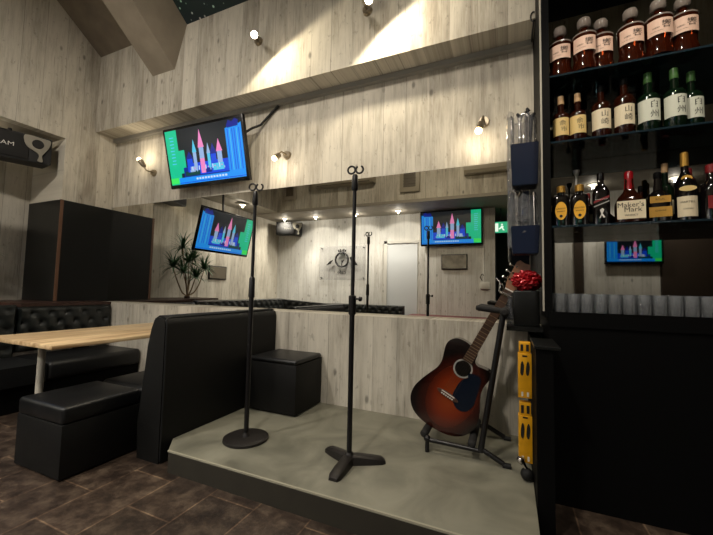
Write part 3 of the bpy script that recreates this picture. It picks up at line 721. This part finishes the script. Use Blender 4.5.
bm = bmesh.new(); tube(bm, [(0, 0, .0), (0, 0, .004), (0, 0, .016), (0, 0, .022)], [.142, .146, .144, .13], 48); tube(bm, [(0, 0, .02), (0, 0, .045)], [.028, .018], 20); finish('round_base', bm, 'iron', t, True)
bm = bmesh.new(); tube(bm, [(0, 0, .93), (0, 0, .935), (0, 0, 1.06), (0, 0, 1.07)], [.016, .021, .019, .014], 14); finish('height_clutch', bm, 'metal', t, True)
t = micstand('tripod_microphone_stand', 'black microphone stand on a heavy three-legged cast base, centre of the stage', -.856, 1.90, 1.695, R(8), .90)
bm = bmesh.new()
for a in (R(30), R(153), R(-89)):
    d = Vector((cos(a), sin(a), 0)); s_ = Vector((-sin(a), cos(a), 0)); rows = []
    for q, hw, hh in ((0, .03, .055), (.06, .03, .05), (.13, .032, .04), (.19, .03, .03), (.21, .022, .016)):
        rows.append([bm.verts.new(d * q + s_ * hw * e + Vector((0, 0, z))) for e, z in ((-1.15, .0), (-1, hh * .8), (-.6, hh), (.6, hh), (1, hh * .8), (1.15, .0))])
    for r1, r2 in zip(rows, rows[1:]):
        for k in range(6): bm.faces.new((r1[k], r1[(k + 1) % 6], r2[(k + 1) % 6], r2[k]))
    bm.faces.new(rows[0]); bm.faces.new(rows[-1][::-1])
tube(bm, [(0, 0, .0), (0, 0, .045), (0, 0, .065)], [.034, .032, .02], 18)
finish('three_legged_base', bm, 'iron', t, True)
bm = bmesh.new(); tube(bm, [(0, 0, .85), (0, 0, .855), (0, 0, .96), (0, 0, .965)], [.018, .023, .023, .018], 14); finish('height_clutch', bm, 'metal', t, True)
bm = bmesh.new(); tube(bm, [(.015, 0, .945), (.04, 0, .945)], .006, 8); tube(bm, [(.04, 0, .945), (.045, 0, .945), (.058, 0, .945)], [.009, .015, .013], 10); finish('clamp_knob', bm, 'metal', t, True)

# ============================================================ GUITAR
ang = math.atan2(.474, .88)
g = thing('acoustic_guitar', 'sunburst acoustic guitar with a dark blue pickguard, leaning in the black rack', 'guitar', (-.369, 2.35, .341))
g.rotation_euler = (R(-3), ang, 0)
OUT = [(-.075, .350), (-.126, .338), (-.158, .299), (-.16, .253), (-.146, .204), (-.135, .152), (-.142, .101), (-.166, .043), (-.192, -.026), (-.205, -.087), (-.198, -.145), (-.172, -.190), (-.133, -.222), (-.084, -.239), (-.03, -.244), (.034, -.240), (.102, -.228), (.158, -.203), (.200, -.166), (.226, -.117), (.232, -.057), (.217, -.001), (.19, .054), (.168, .102), (.158, .152), (.162, .195), (.165, .235), (.148, .262), (.108, .262), (.066, .255), (.040, .275), (.030, .32), (-.03, .345)]
SM = smoothpoly(OUT, 4)
bm = bmesh.new(); prism(bm, SM, .105, lambda a, b, q: (a, .004 + q, b)); finish('body', bm, 'guitarside', g, True)
bm = bmesh.new(); prism(bm, SM, .004, lambda a, b, q: (a, q, b)); finish('soundboard', bm, 'sunburst', g)
bm = bmesh.new()
n = 48
ring = [[bm.verts.new((r_ * cos(2 * pi * k / n), y, .192 + r_ * sin(2 * pi * k / n))) for k in range(n)] for r_, y in ((.050, -.0005), (.050, -.003), (.060, -.003), (.060, -.0005))]
for a, b in zip(ring, ring[1:]):
    for k in range(n): bm.faces.new((a[k], a[(k + 1) % n], b[(k + 1) % n], b[k]))
finish('rosette', bm, 'greytrim', g)
bm = bmesh.new(); tube(bm, [(0, -.0004, .192), (0, -.0018, .192)], .050, 40); finish('sound_hole', bm, 'black', g)
bm = bmesh.new(); pk = smoothpoly([(.046, .185), (.09, .205), (.125, .19), (.14, .14), (.15, .09), (.16, .02), (.135, -.035), (.08, -.045), (.03, .0), (.022, .07), (.03, .13), (.052, .155)], 4)
prism(bm, pk, .003, lambda a, b, q: (a, -.0006 - q, b)); finish('pickguard', bm, 'pickguard', g)
bm = bmesh.new(); prism(bm, smoothpoly([(-.075, -.006), (-.05, -.018), (0, -.022), (.05, -.018), (.075, -.006), (.05, .006), (0, .011), (-.05, .006)], 3), .011, lambda a, b, q: (a, -.0006 - q, b)); br = finish('bridge', bm, 'rosewood', g, True)
bm = bmesh.new(); box(bm, -.045, .045, -.016, -.011, .001, .006); sd = finish('saddle', bm, 'paper', br); 
bm = bmesh.new()
for k in range(6): sphere(bm, (-.036 + k * .0145, -.014, -.012), .005, u=8, v=6)
finish('bridge_pins', bm, 'paper', br, True)['kind'] = 'stuff'
bm = bmesh.new()
prism(bm, [(-.030, .245), (.030, .245), (.0255, .768), (-.0255, .768)], .008, lambda a, b, q: (a, -.004 - q, b)); fb = finish('fretboard', bm, 'rosewood', g)
bm = bmesh.new()
for k in range(1, 20):
    zz = .768 - .768 * (1 - 2 ** (-k / 12))
    if zz < .25: break
    hw = .0255 + (.768 - zz) / .523 * .0045
    box(bm, -hw, hw, -.0145, -.012, zz - .0016, zz + .0016)
finish('frets', bm, 'fret', fb)
bm = bmesh.new(); prism(bm, [(-.027, .27), (.027, .27), (.0245, .78), (-.0245, .78)], .024, lambda a, b, q: (a, -.004 + q, b)); finish('neck', bm, 'guitarside', g)
bm = bmesh.new(); box(bm, -.026, .026, -.016, -.004, .764, .772); finish('nut', bm, 'paper', g)
bm = bmesh.new(); prism(bm, [(-.026, .77), (.026, .77), (.040, .82), (.044, .95), (.03, .968), (0, .962), (-.03, .968), (-.044, .95), (-.040, .82)], .016, lambda a, b, q: (a, -.006 + q + (b - .77) * .16, b)); hs = finish('headstock', bm, 'headwood', g)
for s_ in (-1, 1):
    for k in range(3):
        zz = .83 + k * .045; y = .002 + (zz - .77) * .16
        bm = bmesh.new(); tube(bm, [(s_ * .03, y - .014, zz), (s_ * .03, y - .006, zz)], .006, 10); tube(bm, [(s_ * .04, y + .006, zz), (s_ * .062, y + .006, zz)], .003, 8); sphere(bm, (s_ * .068, y + .006, zz), .010, 1.1, .5, .9, u=10, v=8)
        finish('tuning_peg', bm, 'chrome', hs, True)
bm = bmesh.new()
for k in range(6):
    a = -.036 + k * .0145; b = -.020 + k * .008
    tube(bm, [(a, -.0155, .004), (b, -.0165, .768)], .0005, 5)
finish('strings', bm, 'string', g)
# capo clipped on the neck
t = thing('guitar_capo', 'pale curved capo clipped on the guitar neck near the headstock', 'capo', tuple(g.location)); t.rotation_euler = g.rotation_euler
bm = bmesh.new(); tube(bm, [(.034, -.02, .735), (-.034, -.02, .735)], .008, 10); tube(bm, [(-.034, -.02, .735), (-.045, .0, .74), (-.05, .02, .755), (-.075, .02, .79), (-.105, .015, .80)], [.007, .007, .007, .006, .005], 8); tube(bm, [(-.045, .0, .74), (-.04, .035, .73), (.0, .04, .73)], .006, 8)
finish('clamp', bm, 'chrome', t, True)

# rack
t = thing('guitar_rack', 'folding black guitar rack with foam pads on the stage, holding the guitar', 'guitar stand', (-.25, 2.45, 0))
for yy in (2.25, 2.66):
    bm = bmesh.new(); tube(bm, [(-.035, yy, .885), (-.165, yy, .06)], .017, 12); loc(finish('post', bm, 'metal', None, True), t)
    bm = bmesh.new(); tube(bm, [(-.165, yy, .065), (-.49, yy, .075)], .013, 12); loc(finish('base_rail', bm, 'metal', None, True), t)
    bm = bmesh.new(); tube(bm, [(-.175, yy, .085), (-.04, yy, .018)], .015, 12); loc(finish('rear_foot', bm, 'metal', None, True), t)
    bm = bmesh.new(); tube(bm, [(-.48, yy, .075), (-.48, yy, .0)], .013, 12); sphere(bm, (-.48, yy, .08), .022); loc(finish('front_foot', bm, 'metal', None, True), t)
    bm = bmesh.new(); tube(bm, [(-.045, yy, .01), (-.0, yy, .01)], .016, 12); loc(finish('rubber_foot', bm, 'rubber', None, True), t)
for name, x, z, r_ in (('lower_pad', -.50, .105, .024), ('lower_pad', -.215, .095, .024)):
    bm = bmesh.new(); tube(bm, [(x, 2.24, z), (x, 2.25, z), (x, 2.66, z), (x, 2.67, z)], [.012, r_, r_, .012], 14); loc(finish(name, bm, 'foam', None, True), t)
bm = bmesh.new(); tube(bm, [(-.03, 2.22, .885), (-.03, 2.23, .885), (-.03, 2.68, .885), (-.03, 2.69, .885)], [.014, .026, .026, .014], 14); loc(finish('top_bar', bm, 'foam', None, True), t)
for yy in (2.255, 2.47):
    bm = bmesh.new(); tube(bm, [(-.03, yy, .89), (-.175, yy, .905), (-.19, yy, .905)], [.018, .019, .012], 12); loc(finish('neck_divider', bm, 'foam', None, True), t)

# ============================================================ BAR UNIT
t = thing('back_bar_cabinet', 'tall black back-bar unit with mirrored back, right side of the room', 'cabinet', (.9, 2.5, FZ))
X0, X1, FY = .2, 1.7, 2.24
bm = bmesh.new(); box(bm, X0, X1, FY, 2.94, FZ, .82); loc(finish('base_cabinet', bm, 'black'), t)
bm = bmesh.new(); box(bm, X0, X1, FY - .012, 2.94, .82, .865); box(bm, X0, X1, FY - .012, FY + .012, .865, .90); loc(finish('countertop', bm, 'black'), t)
bm = bmesh.new(); box(bm, X0 - .022, X0 + .018, FY, 2.945, .865, 4.2); loc(finish('side_panel', bm, 'black'), t)
bm = bmesh.new(); box(bm, X0 - .030, X0 - .022, FY - .002, FY + .02, .9, 4.2); loc(finish('edge_trim', bm, 'whitetrim'), t)
bm = bmesh.new(); box(bm, X0 + .018, X1, 2.60, 2.62, .865, 3.1); loc(finish('mirror_back', bm, 'barmirror'), t)
bm = bmesh.new(); box(bm, X0, X1, FY, 2.94, 3.1, 4.2); loc(finish('header', bm, 'black'), t)
Z3, Z2, Z1 = 1.385, 1.875, 2.27
for z in (Z3, Z2, Z1):
    bm = bmesh.new(); box(bm, X0 + .018, X1, FY + .01, 2.598, z - .012, z, .002); loc(finish('glass_shelf', bm, 'shelfglass'), t)
# low side wing with a small top
t = thing('bar_wing', 'low narrow black end panel with a small top, jutting from the bar beside the stage', 'bar end', (.165, 2.1, FZ))
bm = bmesh.new(); box(bm, .112, .185, 1.9, 2.235, FZ, .735); box(bm, .112, .17, 2.235, 2.76, FZ, .735); loc(finish('panel', bm, 'black'), t)
bm = bmesh.new(); box(bm, .104, .215, 1.885, 2.23, .735, .75, .002); loc(finish('top', bm, 'panel'), t)
# ledge top continuing dark beside the bar
t = simple('bar_ledge', -.02, .175, 2.30, 2.765, .775, .80, 'panel'); tag(t, 'small black ledge in front of the mirror end, under the red foil pot', 'ledge')

# yellow boxes on wing side
def ybox(label, z0, z1, capz):
    t = thing('yellow_carton', label, 'box', (.072, 2.15, z0)); h = z1 - z0
    bm = bmesh.new(); box(bm, -.034, .034, 0, .06, 0, h - capz, .003); cb = finish('carton_body', bm, 'yellowbox', t, True)
    bm = bmesh.new(); box(bm, -.029, .029, .004, .056, h - capz, h, .003); ct = finish('carton_top', bm, 'yellowbox', t, True)
    for s_ in (-1, 1):
        bm = bmesh.new(); prism(bm, smoothpoly([(s_ * .014 - .009, h * .45), (s_ * .014 - .006, h * .60), (s_ * .014 + .002, h * .66), (s_ * .014 + .01, h * .58), (s_ * .014 + .006, h * .44), (s_ * .014, h * .40)], 3), .002, lambda a, b, q: (a, -q, b))
        finish('printed_figure', bm, 'ink', cb)
        bm = bmesh.new(); box(bm, s_ * .014 - .005, s_ * .014 + .005, -.001, .0, h * .03, h * .11); finish('printed_mark', bm, 'paper', cb)
        bm = bmesh.new(); box(bm, s_ * .014 - .007, s_ * .014 + .007, .0025, .004, h - capz * .8, h - capz * .2); finish('printed_mark', bm, 'ink', ct)
    bm = bmesh.new(); box(bm, -.012, .012, -.002, 0, h * .74, h * .765); finish('printed_mark', bm, 'ink', cb); return t
ybox('tall narrow yellow printed carton fixed to the bar side, upper one', .43, .73, .06)
ybox('narrow yellow printed carton fixed to the bar side, lower one', .09, .405, .07)
t = thing('chrome_fitting', 'chrome and black ball fitting below the yellow cartons', 'fitting', (.07, 2.15, 0))
bm = bmesh.new(); tube(bm, [(-.02, .0, .11), (-.012, 0, .085), (.005, 0, .06), (.008, 0, .03)], [.02, .012, .009, .012], 12); sphere(bm, (-.022, 0, .1), .022, u=12, v=8); finish('chrome_neck', bm, 'chrome', t, True)
bm = bmesh.new(); sphere(bm, (.008, 0, .033), .033); finish('black_ball', bm, 'rubber', t, True)

# bins at the left of the bar unit
random.seed(5)
def crumple(bm, x0, x1, y0, y1, z0, z1, n=9, amp=.012):
    nu = 22; nz = n; rings = []
    for j in range(nz + 1):
        q = j / nz; rg = []
        for k in range(nu):
            a = 2 * pi * k / nu; r1 = 1 + random.uniform(-.14, .14)
            rg.append(bm.verts.new(((x0 + x1) / 2 + (x1 - x0) / 2 * cos(a) * r1, (y0 + y1) / 2 + (y1 - y0) / 2 * sin(a) * r1, z0 + (z1 - z0) * q + random.uniform(-amp, amp))))
        rings.append(rg)
    for a, b in zip(rings, rings[1:]):
        for k in range(nu): bm.faces.new((a[k], a[(k + 1) % nu], b[(k + 1) % nu], b[k]))
def tbin(label, z0, z1, nst, ztop, seed, x0=.008, x1=.165, y0=2.31, y1=2.45):
    random.seed(seed)
    t = thing('wrapped_stick_bin', label, 'bin', ((x0 + x1) / 2, (y0 + y1) / 2, z0)); w_, d_, h = (x1 - x0) / 2, (y1 - y0) / 2, z1 - z0
    bm = bmesh.new(); lo = [(-w_ * .9, -d_ * .9), (w_ * .9, -d_ * .9), (w_ * .9, d_ * .9), (-w_ * .9, d_ * .9)]
    R_ = []
    for z, s_ in ((0, 1), (h, 1.11), (h, 1.02), (.012, .92)): R_.append([bm.verts.new((a * s_, b * s_, z)) for a, b in lo])
    for p, q in zip(R_, R_[1:]):
        for k in range(4): bm.faces.new((p[k], p[(k + 1) % 4], q[(k + 1) % 4], q[k]))
    bm.faces.new(R_[0][::-1]); bm.faces.new(R_[-1]); bmesh.ops.bevel(bm, geom=[e for e in bm.edges], offset=.004, segments=2, affect='EDGES'); finish('tub', bm, 'bluebin', t, True)
    if nst:
        for k in range(nst):
            a = random.uniform(-.7, .7); b = random.uniform(-.6, .6); hh = ztop - z0 - random.uniform(0, .06); lx, ly = random.uniform(-.03, .03), random.uniform(-.02, .02)
            bm = bmesh.new(); tube(bm, [(a * w_, b * d_, .02), (a * w_ + lx, b * d_ + ly, hh)], .0075, 8)
            tube(bm, [(a * w_ + lx * .9, b * d_ + ly * .9, hh - .01), (a * w_ + lx * 1.3 + random.uniform(-.02, .02), b * d_ + ly, hh + .012)], [.012, .009], 8)
            finish('stick', bm, 'chrome' if k % 3 else 'metal', t, True)
    bm = bmesh.new(); crumple(bm, -w_ * .95, w_ * .9, -d_ * .9, d_ * .9, h * .75, ztop - z0 - .05, 14, .018); finish('wrapper', bm, 'film', t, 'raw'); return t
tbin('upper dark blue bin of film-wrapped sticks beside the bottle shelves', 1.655, 1.915, 11, 2.15, 3)
tbin('middle dark blue bin with crumpled clear film beside the bottle shelves', 1.235, 1.405, 5, 1.64, 8)
t = thing('foil_pot', 'tall black pot holding crumpled red foil on the black ledge', 'pot', (.09, 2.42, .80))
bm = bmesh.new(); box(bm, -.072, .072, -.07, .07, 0, .215, .008, seg=3); finish('pot_body', bm, 'panel', t, True)
bm = bmesh.new(); g2 = bmesh.ops.create_icosphere(bm, subdivisions=4, radius=.07)
random.seed(2)
for v in bm.verts: v.co = Vector((v.co.x * 1.0, v.co.y * .9, v.co.z * .75)) * random.uniform(.86, 1.14) * 1.22 + Vector((.0, 0, .275))
finish('red_foil', bm, 'redfoil', t)
bm = bmesh.new(); crumple(bm, -.11, -.07, -.06, .02, .01, .2, 10, .01); finish('clear_film', bm, 'film', t, 'raw')
t = thing('film_roll', 'glossy crumpled clear film hanging beside the bins', 'plastic film', (.0, 2.36, 1.28))
bm = bmesh.new(); random.seed(9); crumple(bm, -.012, .03, -.04, .04, 0, .85, 40, .01); finish('film_sheet', bm, 'film', t, 'raw')
# hook and rod near the soffit end
t = thing('ceiling_hook', 'small black hook at the right end of the soffit', 'hook', (.165, SY - .01, 2.97))
bm = bmesh.new(); tube(bm, [(.0 + .018 * cos(a), 0, .0 + .035 * sin(a)) for a in [R(60 + 24 * k) for k in range(11)]], .005, 6); tube(bm, [(0, .0, -.03), (0, .24, -.03)], .006, 6); finish('hook_bend', bm, 'metal', t, True)

# ============================================================ BOTTLES
def arc_patch(bm, Rr, z0, z1, a0, a1, mi=0, n=14, th=.0008):
    """curved label patch centred on -y"""
    f = lambda a, z: (Rr * sin(a), -Rr * cos(a), z)
    a_ = [a0 + (a1 - a0) * k / n for k in range(n + 1)]
    for p, q in zip(a_, a_[1:]):
        bm.faces.new([bm.verts.new(f(*v)) for v in ((p, z0), (q, z0), (q, z1), (p, z1))]).material_index = mi
def label_round(t, Rr, z0, z1, half, pm, marks, name='label'):
    bm = bmesh.new(); arc_patch(bm, Rr + .001, z0, z1, -half, half)
    for s, size, u, v in marks:
        put_text(bm, s, size, lambda x, y, u=u, v=v: ((Rr + .0018) * sin((x + u) / Rr), -(Rr + .0018) * cos((x + u) / Rr), v + y), 1)
    return finish(name, bm, [pm, 'ink'], t, 'raw')
def label_flat(t, y, x0, x1, z0, z1, pm, marks, name='label', oval=False, ink='ink', slant=0):
    bm = bmesh.new()
    if oval: pts = [((x0 + x1) / 2 + (x1 - x0) / 2 * cos(a), (z0 + z1) / 2 + (z1 - z0) / 2 * sin(a)) for a in [2 * pi * k / 28 for k in range(28)]]
    else: pts = [(x0, z0 - slant), (x1, z0 + slant), (x1, z1 + slant), (x0, z1 - slant)]
    prism(bm, pts, .0012, lambda a, b, q: (a, y - q, b))
    for s, size, u, v in marks: put_text(bm, s, size, lambda a, b, u=u, v=v: (u + a, y - .0022, v + b), 1)
    return finish(name, bm, [pm, ink], t, 'raw')
def bottle(name, label, prof, glass, capprof, capmat, n=2., ax=1., group=None, seg=24):
    t = thing(name, label, 'bottle', (0, 0, 0), 0, group)
    bm = bmesh.new(); loft(bm, prof, seg, n, ax); finish('glass_body', bm, glass, t, True)
    bm = bmesh.new(); loft(bm, capprof, 20); finish('cap', bm, capmat, t, True); return t
def ramp_body(R1, h, rn, hn, sh=.03): # base, body, shoulder, neck
    return [(0, R1 * .9), (.006, R1)] + [(h * .5, R1), (h, R1)] + [(h + sh * (1 - cos(a)) * 0 + sh * sin(a), rn + (R1 - rn) * cos(a)) for a in [R(15 * k) for k in range(1, 7)]] + [(hn, rn)]
# 1 faceted amber bottle with round stopper (upper shelf)
hb = [(0, .044), (.01, .058), (.03, .062), (.075, .052), (.09, .053), (.19, .060), (.215, .058), (.235, .035), (.245, .019), (.262, .017)]
hi = bottle('whisky_decanter', 'x', hb, 'amber', [(.26, .016), (.262, .026), (.272, .033), (.298, .034), (.312, .029), (.318, .018)], 'stopper', group='faceted decanters on the top shelf', seg=14)
label_round(hi, .0605, .105, .185, .95, 'pinkpaper', [('響', .042, .022, .152), ('HIBIKI', .011, -.02, .14), ('SUNTORY WHISKY', .006, -.018, .122)])
bm = bmesh.new(); loft(bm, [(.204, .0595), (.212, .0592)], 24); finish('collar', bm, 'stopper', hi)
LB = ['leftmost decanter with round glass stopper on the top shelf, amber whisky and blush label', 'second decanter from the left on the top shelf, blush label and round stopper', 'third decanter from the left on the top shelf, blush label and round stopper',
      'fourth decanter from the left on the top shelf, cream label and round stopper', 'fifth decanter from the left on the top shelf, second from the right end', 'rightmost decanter on the top shelf, in shadow with a cream label']
xs = [.286, .405, .497, .63, .748, .862]; ys = [2.34, 2.31, 2.36, 2.33, 2.31, 2.34]
for i in range(6):
    if i == 0: hi.scale = (1.06,) * 3; hi.location = (xs[0], ys[0], Z1); hi.rotation_euler = (0, 0, R(-8)); hi['label'] = LB[0]
    else: dup(hi, (xs[i], ys[i], Z1), R(-8), LB[i])
# 2 middle shelf
def tall(label, x, y, paper, cap, glass, marks, group, capl=.05, hh=.20, sc=1):
    R1 = .042
    t = bottle('whisky_bottle', label, ramp_body(R1, hh, .015, hh + .085), glass, [(hh + .08, .0155), (hh + .083, .0165), (hh + .083 + capl, .0155), (hh + .085 + capl, .011)], cap, group=group)
    label_round(t, R1, .055, .155, 1.15, paper, marks); bm = bmesh.new(); loft(bm, [(hh + .012, .0395), (hh + .018, .036)], 24); finish('neck_label', bm, paper, t)
    t.location = (x, y, Z2); t.rotation_euler = (0, 0, R(-12)); t.scale = (sc,) * 3; return t
GM = 'whisky bottles on the middle shelf'
tall('leftmost whisky bottle on the middle shelf, yellowish label and pale wooden cap', .288, 2.36, 'yellowcream', 'corkcap', 'darkamber', [('余', .032, .012, .125), ('市', .032, .018, .09)], GM, .045, .165, 1.06)
tall('second whisky bottle on the middle shelf, golden label and pale wooden cap', .374, 2.36, 'yellowcream', 'corkcap', 'darkamber', [('余', .032, .012, .125), ('市', .032, .018, .09)], GM, .045, .165, 1.06)
tall('third whisky bottle on the middle shelf, cream label with bold black characters and dark cap', .490, 2.36, 'cream', 'black', 'darkamber', [('山', .034, .016, .13), ('崎', .034, .016, .09)], GM, .03, .175, 1.15)
tall('fourth whisky bottle on the middle shelf, cream label and orange neck band', .595, 2.345, 'cream', 'black', 'darkamber', [('山', .034, .016, .13), ('崎', .034, .016, .09)], GM, .03, .185, 1.15)
tall('left of three green whisky bottles on the middle shelf', .706, 2.35, 'palepaper', 'greencap', 'greenglass', [('白', .036, .018, .13), ('州', .036, .018, .085)], GM, .045, .165, 1.2)
tall('middle of three green whisky bottles on the middle shelf, standing furthest forward', .812, 2.33, 'palepaper', 'greencap', 'greenglass', [('白', .036, .018, .13), ('州', .036, .018, .085)], GM, .045, .165, 1.16)
tall('right of three green whisky bottles on the middle shelf, half in shadow', .900, 2.38, 'palepaper', 'greencap', 'greenglass', [('白', .036, .018, .13), ('州', .036, .018, .085)], GM, .045, .165, 1.13)
# 3 lower shelf
def kaku(label, x):
    t = bottle('square_whisky_bottle', label, [(0, .036), (.005, .042), (.15, .042), (.163, .038), (.172, .022), (.176, .017), (.19, .017)], 'blackglass', [(.188, .018), (.19, .021), (.222, .021), (.226, .017)], 'gold', n=5, group='square bottles with yellow ovals')
    label_flat(t, -.0415, -.027, .027, .035, .132, 'yellowlabel', [('SUNTORY', .011, 0, .095), ('WHISKY', .010, 0, .080), ('●', .02, 0, .055)], oval=True)
    t.location = (x, 2.33, Z3); t.rotation_euler = (0, 0, R(-8)); t.scale = (1.08,) * 3; return t
kaku('left of two square dark bottles with yellow oval labels on the lower shelf', .278)
kaku('right of two square dark bottles with yellow oval labels on the lower shelf', .370)
t = bottle('square_whisky_bottle', 'tall square black bottle with slanted striped label on the lower shelf', [(0, .036), (.005, .041), (.185, .041), (.215, .03), (.235, .016), (.27, .015)], 'blackglass', [(.262, .017), (.264, .018), (.302, .018), (.305, .015)], 'blackglass', n=5)
label_flat(t, -.0405, -.036, .036, .115, .122, 'greytrim', [], slant=.014); label_flat(t, -.0405, -.036, .036, .138, .150, 'redink', [('JOHNNIE WALKER', .007, 0, .144)], 'upper_label', ink='paper', slant=.014)
bm = bmesh.new(); prism(bm, [(-.012, .04), (-.002, .062), (-.008, .085), (.004, .095), (.012, .085), (.004, .065), (.016, .042), (.008, .04), (.0, .056), (-.006, .04)], .0015, lambda a, b, q: (a, -.0405 - q, b)); finish('walking_figure_emblem', bm, 'paper', t)
t.location = (.475, 2.34, Z3); t.rotation_euler = (0, 0, R(-8))
t = bottle('square_whisky_bottle', 'squat bottle with cream label and dripping red wax cap on the lower shelf', [(0, .054), (.005, .060), (.105, .060), (.135, .048), (.16, .028), (.185, .018), (.23, .017)], 'darkamber', [(.17, .024), (.185, .021), (.215, .019), (.262, .0195), (.27, .015)], 'wax', n=4)
label_flat(t, -.0595, -.056, .056, .018, .108, 'cream', [("Maker's", .034, -.002, .088), ('Mark', .034, .008, .064), ('WHISKY', .014, 0, .036)])
t.scale = (1.08,) * 3; t.location = (.600, 2.32, Z3); t.rotation_euler = (0, 0, R(-8))
t = bottle('brandy_bottle', 'dark bottle with two gold labels, right of the red wax one on the lower shelf', [(0, .048), (.005, .054), (.12, .054), (.15, .044), (.175, .02), (.245, .015)], 'blackglass', [(.24, .017), (.243, .018), (.27, .018), (.275, .014)], 'black', n=3)
label_flat(t, -.054, -.046, .046, .025, .078, 'gold', [('CHIVAS', .013, 0, .058)]); label_flat(t, -.054, -.042, .042, .10, .135, 'gold', [('REGAL', .013, 0, .118)], 'upper_label')
t.location = (.728, 2.33, Z3); t.rotation_euler = (0, 0, R(-8))
t = bottle('brandy_bottle', 'tallest bottle on the lower shelf, cream label and long gold capsule', [(0, .042), (.005, .047), (.18, .047), (.215, .04), (.245, .022), (.265, .016), (.32, .015)], 'blackglass', [(.29, .0165), (.30, .0175), (.36, .0165), (.365, .012)], 'gold')
label_round(t, .047, .02, .125, .95, 'cream', [('MARTELL', .014, 0, .095), ('COGNAC', .009, 0, .06)]); label_flat(t, -.047, -.034, .034, .15, .178, 'yellowcream', [], 'upper_label', oval=True); label_flat(t, -.034, -.022, .022, .205, .236, 'gold', [], 'seal', oval=True)
t.location = (.838, 2.32, Z3); t.rotation_euler = (0, 0, R(-8))
t = bottle('brandy_bottle', 'dark bottle with a wine-red label at the right end of the lower shelf', [(0, .044), (.005, .05), (.15, .05), (.185, .042), (.21, .02), (.25, .016)], 'blackglass', [(.245, .018), (.25, .022), (.285, .022), (.29, .018)], 'redink', n=2.6)
label_flat(t, -.052, -.036, .036, .055, .12, 'redink', [('ST', .03, 0, .09)], ink='paper'); t.location = (.945, 2.33, Z3)
# slim bottles standing behind
for nm, x, y, r1, h1, gl, cp, lb in (('liqueur_bottle', .43, 2.42, .02, .12, 'darkamber', 'redink', 'very small dark bottle between the yellow ovals and the striped bottle'),
        ('liqueur_bottle', .675, 2.41, .026, .13, 'darkamber', 'black', 'small dark bottle half hidden right of the red wax bottle'),
        ('liqueur_bottle', .795, 2.44, .034, .2, 'greenglass', 'corkcap', 'slim dark bottle with a tan capsule behind the tallest bottle'),
        ('liqueur_bottle', .905, 2.46, .034, .18, 'darkamber', 'redink', 'slim bottle with a red capsule behind the wine-red label')):
    t = bottle(nm, lb, ramp_body(r1, h1, r1 * .4, h1 * 1.55), gl, [(h1 * 1.5, r1 * .42), (h1 * 1.52, r1 * .46), (h1 * 1.75, r1 * .44), (h1 * 1.77, r1 * .3)], cp)
    label_round(t, r1, h1 * .3, h1 * .7, 1., 'cream', []); t.location = (x, y, Z3)
t = thing('bar_stirrer', 'long white stirrer standing behind the yellow-labelled bottles', 'stirrer', (.372, 2.46, Z3))
bm = bmesh.new(); tube(bm, [(0, 0, 0), (0, 0, .05), (.004, 0, .34)], [.012, .004, .006], 8); tube(bm, [(.004, 0, .34), (.005, 0, .37)], [.012, .018], 8); finish('shaft', bm, 'paper', t, True)

# glasses
gp = None; GL = 'clear tumbler in the dense rows on the bar counter under the shelves'
for r_ in range(3):
    for k in range(15):
        x = .262 + k * .064 + (r_ % 2) * .02; y = 2.30 + r_ * .075; z = .865
        if gp is None:
            gp = thing('tumbler_glass', GL, 'glass', (x, y, z), 0, 'tumblers on the bar counter')
            bm = bmesh.new()
            prof = [(0, .024), (.004, .026), (.05, .0275), (.135, .030), (.137, .0295), (.135, .0284), (.05, .0258), (.02, .024), (.018, .005)]
            rings = []
            for z_, rr in prof:
                rings.append([bm.verts.new(((rr + (.0034 if q % 2 and .004 < z_ < .12 and rr > .0259 else 0)) * cos(2 * pi * q / 20), (rr + (.0034 if q % 2 and .004 < z_ < .12 and rr > .0259 else 0)) * sin(2 * pi * q / 20), z_)) for q in range(20)])
            for a, b in zip(rings, rings[1:]):
                for q in range(20): bm.faces.new((a[q], a[(q + 1) % 20], b[(q + 1) % 20], b[q]))
            bm.faces.new(rings[0][::-1]); bm.faces.new(rings[-1])
            finish('glass_wall', bm, 'glass', gp)
        else: dup(gp, (x, y, z), random.uniform(0, 1))
t = thing('paper_card', 'small white paper card leaning before the glasses', 'card', (.99, 2.225, .84))
bm = bmesh.new(); prism(bm, [(-.025, .065), (.0, .068), (.045, .02), (.01, .02)], .002, lambda a, b, q: (a, q, b + .0)); finish('card_sheet', bm, 'paper', t)
